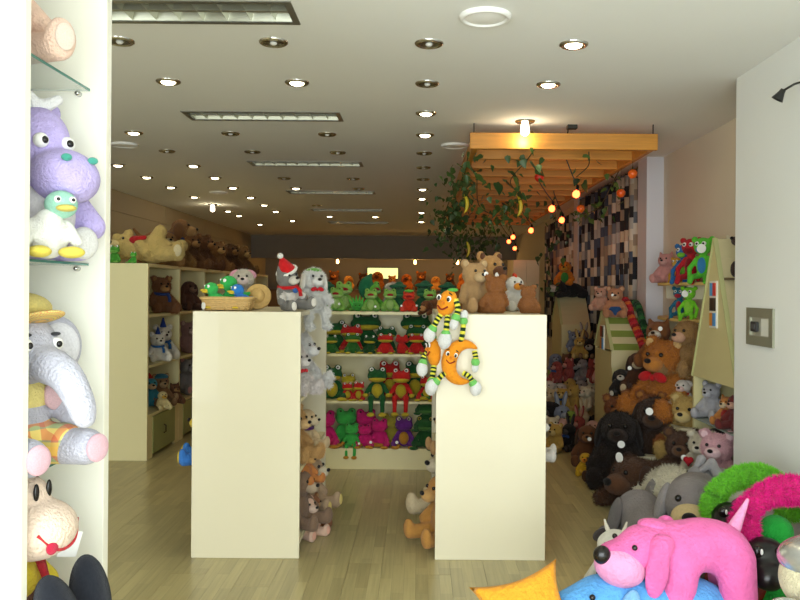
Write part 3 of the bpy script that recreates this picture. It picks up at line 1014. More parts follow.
FINE = [False]
def part(name, geom, color, root, parent=None, fur=0.5):
    """geom: an 'e' volume (shared ball), a list of volumes (one grown skin) or a mesh."""
    m = color if isinstance(color, bpy.types.Material) else plush(color, fur)
    if isinstance(geom, bpy.types.Mesh):
        o = link(name, geom, root, m=m)
    elif isinstance(geom, tuple):
        o = link(name, BALL_HI if FINE[0] else BALL, root, geom[1], None if geom[3] is None else [R(a) for a in geom[3]], geom[2], m=m)
    else:
        o = link(name, sdf_mesh(name, geom, 0.04, 34 if FINE[0] else 22), root, m=m)
    if parent is not None:
        o.parent = parent
        o.matrix_parent_inverse = parent.matrix_basis.inverted()
    return o

BLACK = mat('#14110f', 0.25, var=0.0, name='black_plastic_eye')
WHITE_EYE = mat('#f4f4ee', 0.35, var=0.0, name='white_felt_eye')
PAPER = mat('#f3f3ee', 0.6, var=0.01, name='white_paper_tag')
_cache = {}
def proto(key, fn):
    if key not in _cache:
        _cache[key] = fn()
    return _cache[key]

def new_toy(name, label, cat, pos, size, rz=0.0, rot=None, group=None):
    r = (R(rot[0]), R(rot[1]), R(rot[2])) if rot else (0, 0, R(rz))
    return tag(empty(name, pos, r, size), label, cat, group)

def hang_tag(t, c, r=0.046, n=(0, -1, 0)):
    q = Vector(n).to_track_quat('Z', 'Y').to_euler()
    o = link('paper_tag', DISC, t, c, q, (r, r, r), m=PAPER)
    return o

def eyes(t, x, y, z, r, white=False, look=(0, -1, 0)):
    for s in (-1, 1):
        if white:
            e = part('eye', E((s * x, y, z), r), WHITE_EYE, t)
            part('pupil', E((s * x * 0.96 + look[0] * r * 0.6, y + look[1] * r * 0.62, z + look[2] * r * 0.6), r * 0.55), BLACK, t, e)
        else:
            part('eye', E((s * x, y, z), r), BLACK, t)

def scarf(t, color, z=0.52, r=0.19, y=-0.01, ends=True, thick=0.04):
    ring = [(r * math.cos(a), y + r * 0.9 * math.sin(a), z + 0.02 * math.sin(a)) for a in np.linspace(0, 2 * math.pi, 17)]
    o = link('scarf', tube_mesh('scarf', ring, thick, 6), t, m=plush(color))
    if ends:
        e = link('scarf_end', tube_mesh('scarf_end', [(0.08, y - r, z), (0.12, y - r - 0.06, z - 0.1), (0.13, y - r - 0.05, z - 0.22)], [thick, thick * 1.1, thick * 1.2], 6), t, m=plush(color))
        e.parent = o
def bow(t, color, c=(0, -0.22, 0.5), s=0.09):
    b = part('bow', E((c[0], c[1], c[2]), s * 0.4), color, t)
    for d in (-1, 1):
        part('bow_loop', E((c[0] + d * s, c[1], c[2] + s * 0.1), (s * 0.9, s * 0.35, s * 0.55), (0, d * 20, 0)), color, t, b)
def cone_hat(t, color, c=(0, 0, 0.92), r=0.11, h=0.3, brim=None, tilt=(0, 0, 0)):
    me = proto(('hat', r, h), lambda: lathe_mesh('hat', [(r * 1.1, -0.02), (r, 0.02), (r * 0.55, h * 0.55), (0.02, h), (0, h)], 14))
    o = link('hat', me, t, c, [R(a) for a in tilt], m=plush(color))
    if brim:
        bo = link('hat_brim', proto(('brim', r), lambda: tube_mesh('hat_brim', [(r * 1.08 * math.cos(a), r * 1.08 * math.sin(a), 0) for a in np.linspace(0, 2 * math.pi, 17)], 0.035, 6)), t, m=plush(brim))
        bo.parent = o
    return o

def sitter(name, label, cat, pos, size, rz=0, main='#8a5a30', muzzle=None, ear='round', earc=None, pad=None, belly=None, nose='#1a1412', fluffy=0.0, tagp=None, fat=1.0, group=None, rot=None, snout=0.10, face=True, legs='front', head=1.0, n=None):
    """Sitting plush animal, about one unit tall, looking along -Y."""
    t = new_toy(name, label, cat, pos, size, rz, rot, group)
    n = n or (52 if FINE[0] else 30)
    H = head
    def body():
        p = [E((0, 0.02, 0.29), (0.23 * fat, 0.20 * fat, 0.29)), E((0, -0.03, 0.72), (0.25 * H, 0.22 * H, 0.22 * H))]
        p += both(K((0.19, 0, 0.47), (0.32, -0.15, 0.25), 0.085, 0.085))
        if legs == 'front':
            p += both(K((0.15, -0.05, 0.12), (0.25, -0.38, 0.10), 0.115, 0.10), E((0.27, -0.44, 0.15), (0.105, 0.07, 0.145)))
        elif legs == 'hang':
            p += both(K((0.14, -0.05, 0.12), (0.19, -0.24, 0.06), 0.11, 0.09), K((0.19, -0.24, 0.06), (0.20, -0.26, -0.24), 0.09, 0.08), E((0.20, -0.31, -0.28), (0.09, 0.13, 0.07)))
        else:
            p += both(K((0.12, 0.0, 0.12), (0.15, -0.02, -0.18), 0.11, 0.09), E((0.15, -0.07, -0.22), (0.09, 0.13, 0.07)))
        if ear == 'round':
            p += both(E((0.20, -0.0, 0.92), (0.095, 0.05, 0.095)))
        if ear == 'cat':
            p += both(K((0.16, 0, 0.88), (0.20, 0, 1.02), 0.07, 0.015))
        return sdf_mesh('body', p, 0.045, n, fluffy, 5)
    bo = part('body', proto(('sit', ear in ('round', 'cat') and ear, fluffy, fat, legs, n, H), body), main, t, fur=0.9 if fluffy else 0.5)
    if fluffy:
        shaggy(t, bo, main, fluffy)
    ec = earc or main
    if ear == 'round':
        for s in (-1, 1):
            part('inner_ear', E((s * 0.20, -0.045, 0.92), (0.06, 0.02, 0.06)), ec if earc else (muzzle or main), t)
    elif ear == 'droop':
        for s in (-1, 1):
            part('ear', E((s * 0.245, -0.04, 0.66), (0.055, 0.105, 0.20), (0, s * -12, 0)), ec, t)
    elif ear == 'long':
        for s in (-1, 1):
            e = part('ear', E((s * 0.12, 0.02, 1.08), (0.07, 0.04, 0.24), (0, s * 14, 0)), ec, t)
            part('inner_ear', E((s * 0.12, -0.02, 1.08), (0.04, 0.02, 0.19), (0, s * 14, 0)), muzzle or ec, t, e)
    elif ear == 'flop':
        for s in (-1, 1):
            part('ear', E((s * 0.20, -0.02, 0.84), (0.13, 0.05, 0.08), (0, s * 35, 0)), ec, t)
    if face:
        part('muzzle', E((0, -0.22 - snout * 0.3, 0.665), (0.13, snout + 0.02, 0.095)), muzzle or main, t)
        part('nose', E((0, -0.245 - snout * 1.25, 0.715), (0.045, 0.03, 0.032)), nose if nose == '#1a1412' else nose, t)
        eyes(t, 0.095 * H, -0.215 * H - 0.015, 0.785, 0.028)
    if pad and legs == 'front':
        for s in (-1, 1):
            part('foot_pad', E((s * 0.27, -0.505, 0.15), (0.07, 0.02, 0.095)), pad, t)
    if belly:
        part('belly', E((0, -0.115, 0.31), (0.16 * fat, 0.115, 0.21)), belly, t)
    if tagp:
        hang_tag(t, tagp)
    return t

def shaggy(t, bo, color, f):
    me = proto(('fur', bo.data.name), lambda: fur_strands(None, bo.data, color, 9000, 0.025 + f * 1.5, 3, None, 0.0035, True))
    o = link('fur_pile', me, t, m=plush(color))
    o['kind'] = 'stuff'
    o.parent = bo

def frog(name, label, pos, size, rz=0, main='#24481f', mouth='#b8a72e', belly=None, foot=None, legs='front', tagp=None, group=None, rot=None, open_mouth=None, eyec=None, wide=1.0, n=28):
    t = new_toy(name, label, 'plush frog', pos, size, rz, rot, group)
    def body():
        p = [E((0, 0.02, 0.27), (0.20, 0.17, 0.27)), E((0, -0.04, 0.66), (0.27 * wide, 0.21, 0.17))]
        p += both(E((0.15 * wide, -0.02, 0.82), 0.10), K((0.16, 0, 0.42), (0.30, -0.16, 0.20), 0.065, 0.06))
        if legs == 'front':
            p += both(K((0.15, 0, 0.11), (0.30, -0.22, 0.12), 0.10, 0.08), K((0.30, -0.22, 0.12), (0.26, -0.42, 0.07), 0.08, 0.06))
        elif legs == 'hang':
            p += both(K((0.12, 0, 0.10), (0.16, -0.26, 0.09), 0.09, 0.075), K((0.16, -0.26, 0.09), (0.15, -0.30, -0.30), 0.075, 0.06))
        return sdf_mesh('body', p, 0.04, n)
    part('body', proto(('frog', legs, wide, n), body), main, t)
    part('lower_jaw', E((0, -0.10, 0.585), (0.24 * wide, 0.19, 0.085)), mouth, t)
    if open_mouth:
        part('mouth', E((0, -0.225, 0.66), (0.13, 0.045, 0.065)), open_mouth, t)
    for s in (-1, 1):
        e = part('eye', E((s * 0.15 * wide, -0.085, 0.845), 0.06), eyec or WHITE_EYE, t)
        part('pupil', E((s * 0.145 * wide, -0.135, 0.85), 0.026), BLACK, t, e)
    if belly:
        part('belly', E((0, -0.085, 0.27), (0.155, 0.12, 0.20)), belly, t)
    fc = foot or mouth
    fz = ((0.25, -0.50, 0.06), (0.13, 0.10, 0.05)) if legs == 'front' else ((0.15, -0.36, -0.34), (0.11, 0.12, 0.06))
    if legs != 'none':
        for s in (-1, 1):
            part('foot', E((s * fz[0][0], fz[0][1], fz[0][2]), fz[1]), fc, t)
    for s in (-1, 1):
        part('hand', E((s * 0.31, -0.19, 0.16), (0.08, 0.07, 0.06)), fc, t)
    if tagp:
        hang_tag(t, tagp)
    return t

def lier(name, label, cat, pos, size, rz=0, main='#4a3020', muzzle=None, earc=None, pad=None, nose='#120e0c', tagp=None, group=None, rot=None, n=None, fluffy=0.0, face=True):
    """Plush dog lying on its belly, nose along -Y, about one unit long."""
    t = new_toy(name, label, cat, pos, size, rz, rot, group)
    n = n or (56 if FINE[0] else 34)
    def body():
        p = [E((0, 0.20, 0.20), (0.20, 0.34, 0.19)), E((0, -0.26, 0.30), (0.175, 0.17, 0.165)), E((0, -0.05, 0.25), (0.16, 0.2, 0.16))]
        p += both(K((0.15, -0.08, 0.12), (0.21, -0.42, 0.075), 0.085, 0.075), E((0.20, 0.40, 0.12), (0.10, 0.15, 0.12)), K((0.21, 0.42, 0.08), (0.26, 0.22, 0.06), 0.075, 0.06))
        p += [K((0, 0.50, 0.20), (0.08, 0.66, 0.26), 0.045, 0.03)]
        return sdf_mesh('body', p, 0.05, n, fluffy, 3)
    bo = part('body', proto(('lie', n, fluffy), body), main, t, fur=0.9 if fluffy else 0.5)
    if fluffy:
        shaggy(t, bo, main, fluffy)
    for s in (-1, 1):
        part('ear', E((s * 0.185, -0.24, 0.26), (0.045, 0.10, 0.155), (0, s * -14, 0)), earc or main, t)
    if face:
        part('muzzle', E((0, -0.42, 0.24), (0.12, 0.13, 0.095)), muzzle or main, t)
        part('nose', E((0, -0.545, 0.275), (0.045, 0.03, 0.035)), nose, t)
        eyes(t, 0.075, -0.40, 0.355, 0.022)
    if pad:
        for s in (-1, 1):
            part('paw_pad', E((s * 0.21, -0.485, 0.08), (0.05, 0.02, 0.05)), pad, t)
    if tagp:
        hang_tag(t, tagp)
    return t

def fur_strands(t, mesh, color, count, length, seed=1, parent=None, wid=0.0035, make_only=False):
    """Real pile: thin blades standing on the surface of mesh."""
    rg = np.random.default_rng(seed)
    mesh.calc_loop_triangles()
    co = np.array([v.co for v in mesh.vertices])
    nr = np.array([v.normal for v in mesh.vertices])
    tri = np.array([l.vertices for l in mesh.loop_triangles])
    ar = np.linalg.norm(np.cross(co[tri[:, 1]] - co[tri[:, 0]], co[tri[:, 2]] - co[tri[:, 0]]), axis=1)
    pick = rg.choice(len(tri), count, p=ar / ar.sum())
    b = rg.dirichlet((1, 1, 1), count)
    P = (co[tri[pick]] * b[..., None]).sum(1)
    Nn = (nr[tri[pick]] * b[..., None]).sum(1)
    Nn /= np.linalg.norm(Nn, axis=1)[:, None] + 1e-9
    d = Nn + rg.normal(0, 0.35, (count, 3)) + np.array([0, 0, -0.15])
    d /= np.linalg.norm(d, axis=1)[:, None]
    L = length * rg.uniform(0.6, 1.2, (count, 1))
    sd = np.cross(d, rg.normal(0, 1, (count, 3)))
    sd /= np.linalg.norm(sd, axis=1)[:, None] + 1e-9
    V = np.stack([P - sd * wid, P + sd * wid, P + d * L], 1).reshape(-1, 3)
    F = np.arange(count * 3).reshape(-1, 3)
    me = bpy.data.meshes.new('fur_pile')
    me.from_pydata(V.tolist(), [], F.tolist())
    if make_only:
        return me
    o = link('fur_pile', me, t, m=plush(color))
    o['kind'] = 'stuff'
    if parent is not None:
        o.parent = parent
        o.matrix_parent_inverse = parent.matrix_basis.inverted()
    return o

def X(px, Y):
    return (px - 418) / 800 * Y
def Zp(py, Y, px=418):
    return CAM_Z - (py - 290 - (px - 418) * 0.00785) / 800 * Y
def at(px, py, Y):
    return ((px - 418 + (py - 290) * 0.00785) / 800 * Y, Y, Zp(py, Y, px))
# ------------------------------------------------------------ large plush animals in the glass-shelf cabinet
FINE[0] = True
# lilac hippo, snout turned to the aisle
t = new_toy('plush_hippo', 'lilac plush hippo with big snout and white hair tuft on the glass shelf', 'plush hippo', (-1.175, 2.46, 1.631), 0.50, 56)
LIL = '#bdaee2'
part('body', sdf_mesh('body', [E((0, 0.02, 0.26), (0.22, 0.2, 0.26)), E((0, -0.02, 0.72), (0.18, 0.18, 0.22)), E((0.03, -0.25, 0.50), (0.20, 0.20, 0.165), (18, 0, 0))] + both(K((0.2, 0, 0.42), (0.27, -0.16, 0.22), 0.09, 0.085), K((0.13, -0.06, 0.10), (0.16, -0.20, 0.09), 0.10, 0.09), E((0.13, 0.04, 0.93), (0.05, 0.03, 0.06))), 0.05, 60), LIL, t)
part('belly', E((0, -0.12, 0.27), (0.17, 0.12, 0.22)), '#ece6e4', t)
part('hair_tuft', [K((0.0, 0, 0.93), (0.10, -0.06, 1.0), 0.05, 0.03), K((0.0, 0, 0.93), (-0.06, -0.02, 1.0), 0.05, 0.03)], '#f2f0f0', t)
eyes(t, 0.085, -0.185, 0.71, 0.045, True)
for s in (-1, 1):
    part('nostril', E((0.03 + s * 0.085, -0.40, 0.595), (0.03, 0.03, 0.022)), '#4fae9a', t)
    part('foot', E((s * 0.16, -0.25, 0.11), (0.09, 0.06, 0.10)), '#efeae6', t)
# mint duck
t = new_toy('plush_duck', 'white plush duck with mint head and yellow feet beside the lilac hippo', 'plush duck', (-1.065, 2.30, 1.631), 0.225, 40)
part('body', sdf_mesh('body', [E((0, 0.02, 0.30), (0.26, 0.24, 0.30)), E((0, -0.03, 0.48), (0.16, 0.16, 0.16))] + both(K((0.22, 0, 0.42), (0.30, -0.18, 0.22), 0.09, 0.07)), 0.05, 44), '#efece2', t)
part('head', E((0.14, -0.06, 0.70), (0.20, 0.20, 0.18)), '#a5dcc4', t)
part('bill', E((0.14, -0.27, 0.64), (0.12, 0.14, 0.045)), '#ecd86a', t)
for q in (0.05, 0.23):
    e = part('eye', E((q, -0.225, 0.75), 0.045), WHITE_EYE, t)
    part('pupil', E((q, -0.253, 0.75), 0.025), BLACK, t, e)
for s in (-1, 1):
    part('foot', E((s * 0.19, -0.34, 0.08), (0.14, 0.20, 0.075), (0, 0, s * 14)), '#eed653', t)
# grey elephant
t = new_toy('plush_elephant', 'light grey plush elephant in plaid clothes and yellow cap on the glass shelf', 'plush elephant', (-1.19, 2.36, 1.021), 0.49, 64)
GRY = '#b9b8c4'
trunk = catmull([(0, -0.22, 0.64), (0.0, -0.42, 0.58), (0.0, -0.55, 0.44), (0.0, -0.60, 0.33)], 5)
tr = [K(tuple(a), tuple(b), 0.105 - 0.0035 * i, 0.100 - 0.0035 * i) for i, (a, b) in enumerate(zip(trunk, trunk[1:]))]
part('body', sdf_mesh('body', [E((0, 0.02, 0.27), (0.22, 0.2, 0.27)), E((0, -0.05, 0.70), (0.22, 0.22, 0.22))] + both(K((0.2, 0, 0.44), (0.26, -0.20, 0.30), 0.085, 0.085), K((0.14, -0.06, 0.11), (0.20, -0.38, 0.12), 0.11, 0.11)) + tr, 0.03, 64), GRY, t)
for s in (-1, 1):
    e = part('ear', E((s * 0.30, 0.02, 0.70), (0.17, 0.05, 0.20), (0, 0, s * -25)), GRY, t)
    part('inner_ear', E((s * 0.305, -0.015, 0.70), (0.13, 0.04, 0.155), (0, 0, s * -25)), '#e6e4ea', t, e)
    part('foot_pad', E((s * 0.205, -0.475, 0.12), (0.08, 0.03, 0.085)), '#e6b9c4', t)
    part('brow', E((s * 0.10, -0.235, 0.80), (0.035, 0.015, 0.012)), '#3a3a40', t)
for i in range(7):
    a = np.array(trunk[2 * i + 1 if 2 * i + 1 < len(trunk) else -1])
    r_ = 0.100 - 0.0075 * i
    b = np.array(trunk[min(2 * i + 2, len(trunk) - 1)]) - np.array(trunk[min(2 * i, len(trunk) - 2)])
    q = Vector(b).to_track_quat('Z', 'Y').to_matrix()
    ring = [tuple(Vector(a) + q @ Vector((r_ * math.cos(u), r_ * math.sin(u), 0))) for u in np.linspace(0, 2 * math.pi, 19)]
    link('trunk_fold', tube_mesh('trunk_fold', ring, 0.016, 6), t, m=plush(GRY))
eyes(t, 0.105, -0.235, 0.74, 0.04, True)
def plaid_material():
    m, nt, p = _new('plaid_cloth')
    tc = nt.nodes.new('ShaderNodeTexCoord')
    sep = nt.nodes.new('ShaderNodeSeparateXYZ')
    nt.links.new(tc.outputs['Object'], sep.inputs[0])
    prev = None
    base = lin('#e8d27a')
    for ax, per, col in ((0, 0.11, '#d2483a'), (2, 0.10, '#3f9a8e'), (1, 0.11, '#d2483a'), (2, 0.23, '#e9d35a')):
        mo = nt.nodes.new('ShaderNodeMath')
        mo.operation = 'PINGPONG'
        mo.inputs[1].default_value = per / 2
        nt.links.new(sep.outputs[ax], mo.inputs[0])
        gt = nt.nodes.new('ShaderNodeMath')
        gt.operation = 'GREATER_THAN'
        gt.inputs[1].default_value = per * 0.32
        nt.links.new(mo.outputs[0], gt.inputs[0])
        ml = nt.nodes.new('ShaderNodeMath')
        ml.operation = 'MULTIPLY'
        ml.inputs[1].default_value = 0.55
        nt.links.new(gt.outputs[0], ml.inputs[0])
        mx = nt.nodes.new('ShaderNodeMix')
        mx.data_type = 'RGBA'
        nt.links.new(ml.outputs[0], mx.inputs[0])
        if prev is None:
            mx.inputs[6].default_value = (*base, 1)
        else:
            nt.links.new(prev.outputs[2], mx.inputs[6])
        mx.inputs[7].default_value = (*lin(col), 1)
        prev = mx
    nt.links.new(prev.outputs[2], p.inputs['Base Color'])
    p.inputs['Roughness'].default_value = 0.9
    return m
PLAID = plaid_material()
part('plaid_trousers', [E((0, 0.02, 0.20), (0.235, 0.215, 0.19))] + both(K((0.14, -0.06, 0.12), (0.17, -0.22, 0.13), 0.125, 0.125)), PLAID, t)
part('vest', [E((0, 0.015, 0.42), (0.215, 0.20, 0.14))], '#ecd98a', t)
part('shoulder_bag', E((0.17, -0.15, 0.42), (0.10, 0.05, 0.09), (0, 25, 20)), '#eec3cc', t)
h = part('cap', E((0, -0.03, 0.95), (0.19, 0.19, 0.10)), '#e6d27c', t)
part('cap_brim', E((0, -0.22, 0.90), (0.15, 0.13, 0.025), (-18, 0, 0)), PLAID, t, h)
# monkey with black shoes
t = new_toy('plush_monkey', 'brown plush monkey in yellow shirt and red braces with big black shoes', 'plush monkey', (-1.20, 2.31, 0.481), 0.57, 80)
part('body', sdf_mesh('body', [E((0, 0.02, 0.26), (0.19, 0.17, 0.26)), E((0, -0.02, 0.78), (0.20, 0.19, 0.20))] + both(K((0.17, 0, 0.42), (0.25, -0.14, 0.18), 0.07, 0.06), K((0.12, -0.04, 0.10), (0.18, -0.36, 0.12), 0.085, 0.075)), 0.04, 56), '#6e4a3a', t)
part('face', [E((0, -0.20, 0.66), (0.21, 0.19, 0.15)), E((0, -0.14, 0.82), (0.13, 0.10, 0.10))], '#ecd2bd', t)
part('hair_tuft', [K((0, -0.08, 0.95), (0.02, -0.18, 1.0), 0.08, 0.05), K((0, -0.06, 0.95), (-0.10, -0.1, 0.98), 0.07, 0.04)], '#6a4436', t)
link('smile', tube_mesh('smile', catmull([(-0.16, -0.322, 0.68), (-0.09, -0.358, 0.60), (0, -0.364, 0.575), (0.09, -0.358, 0.60), (0.16, -0.322, 0.68)], 5), 0.008, 6), t, m=plush('#c23238'))
part('tongue', E((-0.09, -0.352, 0.605), (0.04, 0.02, 0.035)), '#cf2a4a', t)
for s in (-1, 1):
    part('eye', E((s * 0.05, -0.235, 0.855), (0.018, 0.012, 0.045)), BLACK, t)
    part('shoe', E((s * 0.13, -0.42, 0.27), (0.105, 0.10, 0.23), (-14, s * 8, 0)), '#1f222a', t)
    part('ear', E((s * 0.23, 0.0, 0.76), (0.05, 0.03, 0.08)), '#ecd2bd', t)
part('shirt', [E((0, 0.015, 0.38), (0.205, 0.185, 0.14))] + both(K((0.16, 0, 0.43), (0.22, -0.08, 0.31), 0.085, 0.085)), '#eed23c', t)
br = part('trousers', [E((0, 0.015, 0.17), (0.205, 0.185, 0.17))] + both(K((0.12, -0.04, 0.10), (0.16, -0.24, 0.11), 0.095, 0.095)), '#c9323a', t)
for s in (-1, 1):
    x = link('brace', tube_mesh('brace', [(s * 0.09, -0.165, 0.24), (s * 0.10, -0.195, 0.36), (s * 0.10, -0.15, 0.48)], 0.025, 6), t, m=plush('#c9323a'))
    x.parent = br
box_bm = bmesh.new()
add_box(box_bm, -0.05, 0.05, -0.004, 0.004, -0.07, 0.07)
o = link('paper_tag', to_mesh(box_bm, 'paper_tag'), t, (0.22, -0.24, 0.52), (R(10), R(12), R(-40)), m=PAPER)
# pink bear, only its feet show at the top
sitter('plush_bear', 'pale peach plush bear sitting on the topmost glass shelf', 'plush bear', (-1.26, 2.36, 2.211), 0.42, 50, '#eec9b4', '#f2dccb', pad='#f0d8c8')

# ------------------------------------------------------------ heap of large plush at the front
t = new_toy('plush_dog', 'hot pink plush dog with black nose standing over the blue dog', 'plush dog', (X(668, 3.55), 3.55, 0), 1.0)
PNK, PNK2 = '#ec6fae', '#f29cc6'
part('body', sdf_mesh('body', [E((0.16, 0.0, 0.43), (0.195, 0.13, 0.115)), E((-0.12, -0.05, 0.43), (0.105, 0.10, 0.10)), E((-0.23, -0.08, 0.385), (0.105, 0.09, 0.085)), E((0.0, -0.02, 0.44), (0.11, 0.10, 0.09)),
     K((0.05, -0.08, 0.38), (-0.015, -0.13, 0.10), 0.075, 0.07), K((0.05, 0.10, 0.38), (0.03, 0.17, 0.12), 0.07, 0.065), K((0.285, -0.06, 0.38), (0.29, -0.12, 0.10), 0.085, 0.07), K((0.285, 0.08, 0.38), (0.33, 0.14, 0.10), 0.08, 0.07)], 0.05, 84), PNK, t)
part('muzzle', [E((-0.235, -0.10, 0.375), (0.105, 0.088, 0.080)), E((-0.21, -0.095, 0.34), (0.085, 0.08, 0.06))], PNK2, t)
part('nose', E((-0.315, -0.135, 0.425), (0.038, 0.034, 0.040)), BLACK, t)
for x, y in ((-0.18, -0.152), (-0.225, 0.01)):
    part('eye', E((x, y, 0.462), 0.012), BLACK, t)
part('ear', [E((-0.085, -0.155, 0.36), (0.05, 0.022, 0.115), (0, 8, 0)), E((-0.06, -0.12, 0.46), (0.06, 0.045, 0.05), (0, -25, 0))], PNK, t)
part('ear', [E((-0.05, -0.01, 0.515), (0.085, 0.06, 0.03), (0, 10, 15)), E((0.02, 0.07, 0.47), (0.05, 0.03, 0.07))], PNK, t)
part('tail', [K((0.31, 0.02, 0.50), (0.36, 0.0, 0.63), 0.03, 0.008)], PNK2, t)
t = new_toy('plush_dog', 'sky blue plush dog with black nose lying beneath the pink dog', 'plush dog', (X(660, 3.50), 3.50, 0), 1.0)
BLU = '#5ca3e2'
part('body', sdf_mesh('body', [E((0.10, 0.02, 0.15), (0.24, 0.17, 0.15)), E((-0.24, -0.02, 0.19), (0.15, 0.13, 0.125)), E((-0.36, -0.06, 0.17), (0.13, 0.11, 0.10)), E((-0.08, 0, 0.19), (0.15, 0.13, 0.12)),
     K((-0.02, -0.14, 0.12), (-0.16, -0.24, 0.06), 0.07, 0.065), K((0.26, -0.10, 0.11), (0.16, -0.22, 0.06), 0.09, 0.065), K((0.28, 0.12, 0.11), (0.40, 0.20, 0.06), 0.08, 0.06)], 0.05, 70), BLU, t)
part('muzzle', E((-0.37, -0.08, 0.165), (0.12, 0.10, 0.085)), '#7ab8ea', t)
part('nose', E((-0.475, -0.10, 0.225), (0.035, 0.045, 0.045), (0, 20, 0)), BLACK, t)
part('ear', E((-0.17, -0.14, 0.17), (0.05, 0.03, 0.13), (0, 14, 0)), '#86bdea', t)
part('ear', E((-0.20, 0.10, 0.20), (0.05, 0.03, 0.11), (0, 14, 0)), '#86bdea', t)
for y in (-0.135, 0.03):
    part('eye', E((-0.315, y, 0.262), 0.013), BLACK, t)
# orange cushion with pinched corners
def cushion_mesh(name, a, b, h, n=18):
    bm = bmesh.new()
    vs_ = {}
    for sgn in (1, -1):
        for i in range(n + 1):
            for j in range(n + 1):
                u, v = 2 * i / n - 1, 2 * j / n - 1
                edge = i in (0, n) or j in (0, n)
                if sgn == -1 and edge:
                    vs_[(sgn, i, j)] = vs_[(1, i, j)]
                    continue
                f = (1 - u * u) * (1 - v * v)
                pin = 1 - 0.10 * (1 - max(abs(u), abs(v)) ** 4 * min(abs(u), abs(v)) ** 2)
                vs_[(sgn, i, j)] = bm.verts.new((u * a * (0.86 + 0.14 * v * v) * pin, v * b * (0.86 + 0.14 * u * u) * pin, sgn * h * f ** 0.42))
        for i in range(n):
            for j in range(n):
                q = [vs_[(sgn, i, j)], vs_[(sgn, i + 1, j)], vs_[(sgn, i + 1, j + 1)], vs_[(sgn, i, j + 1)]]
                bm.faces.new(q if sgn == 1 else q[::-1])
    return to_mesh(bm, name, True)
t = new_toy('orange_cushion', 'plain orange plush cushion with a pointed corner on the floor', 'cushion', at(527, 611, 3.32), 1.0, rot=(58, -14, 12))
part('cover', cushion_mesh('cover', 0.20, 0.16, 0.075), '#f0a12c', t)
part('corner_tassel', E((-0.20, -0.15, 0), 0.035), '#d99a12', t)
# black plush with furry arching tails
def arch_toy(label, pos, s, tailc, bodyc, rz, seed, hz, hr):
    t = new_toy('plush_skunk', label, 'plush skunk', pos, s, rz)
    part('body', sdf_mesh('body', [E((0.0, 0.10, 0.34), (0.20, 0.24, 0.34)), K((0, 0.1, 0.45), (0.05, 0.12, 0.75), 0.20, 0.14)] + both(K((0.12, 0, 0.15), (0.18, -0.2, 0.07), 0.09, 0.08)), 0.06, 44), bodyc, t)
    hd = part('head', [E((-0.13, -0.20, hz), (0.20 * hr, 0.19 * hr, 0.18 * hr)), E((-0.15, -0.36, hz - 0.08), (0.14 * hr, 0.16 * hr, 0.12 * hr))], mat('#131313', 0.28, var=0.1, name='black_satin'), t)
    for q in (-1, 1):
        e = part('eye', E((-0.13 + q * 0.09 * hr, -0.33, hz + 0.09), (0.05, 0.035, 0.05)), BLACK, t)
        part('eye_glint', E((-0.13 + q * 0.09 * hr + 0.02, -0.36, hz + 0.10), (0.012, 0.010, 0.024)), WHITE_EYE, t, e)
    path = catmull([(-0.26, -0.10, 0.72), (-0.24, -0.06, 0.94), (-0.04, 0.0, 1.10), (0.24, 0.04, 1.12), (0.42, 0.08, 0.98), (0.46, 0.1, 0.72)], 6)
    rad = [0.095 + 0.012 * math.sin(i * 0.5) for i in range(len(path))]
    rad[0] = 0.09
    rad[-1] = 0.09
    me = tube_mesh('furry_tail', path, rad, 14)
    f = link('furry_tail', me, t, m=plush(tailc, 0.9))
    fur_strands(t, me, tailc, 9000, 0.045, seed, f, 0.005)
    return t
arch_toy('black plush skunk with a furry lime green tail arch, by the white wall', (X(742, 4.15), 4.15, 0.0), 0.53, '#78d030', '#8a1668', -12, 4, 0.76, 0.85)
arch_toy('black plush skunk with a furry magenta tail arch, in front of the green one', (X(776, 3.72), 3.72, 0.0), 0.56, '#f01a88', '#24a03a', -8, 9, 0.62, 0.95)
# lower toy under the skunks
def heart_mesh(name, s, h, n=40):
    prims = [E((-0.28 * s, 0, 0.2 * s), (0.34 * s, h, 0.36 * s), (0, 35, 0)), E((0.28 * s, 0, 0.2 * s), (0.34 * s, h, 0.36 * s), (0, -35, 0)), K((0, 0, 0.1 * s), (0, 0, -0.55 * s), h, h * 0.4), E((-0.16 * s, 0, -0.1 * s), (0.22 * s, h, 0.42 * s), (0, -38, 0)), E((0.16 * s, 0, -0.1 * s), (0.22 * s, h, 0.42 * s), (0, 38, 0))]
    return sdf_mesh(name, prims, 0.05 * s, n)
t = new_toy('heart_cushion', 'dark red glossy heart cushion wedged beneath the black skunk', 'cushion', (X(742, 3.72), 3.72, 0.17), 0.26, 0)
part('cover', heart_mesh('cover', 1.0, 0.25), mat('#7a1018', 0.25, var=0.35, scale=40, name='red_sequins'), t)
part('hanging_loop', tube_mesh('hanging_loop', [(0, 0, 0.3), (0.05, 0, 0.42), (0, 0, 0.48), (-0.05, 0, 0.42), (0, 0, 0.3)], 0.015, 6), '#7a1018', t)
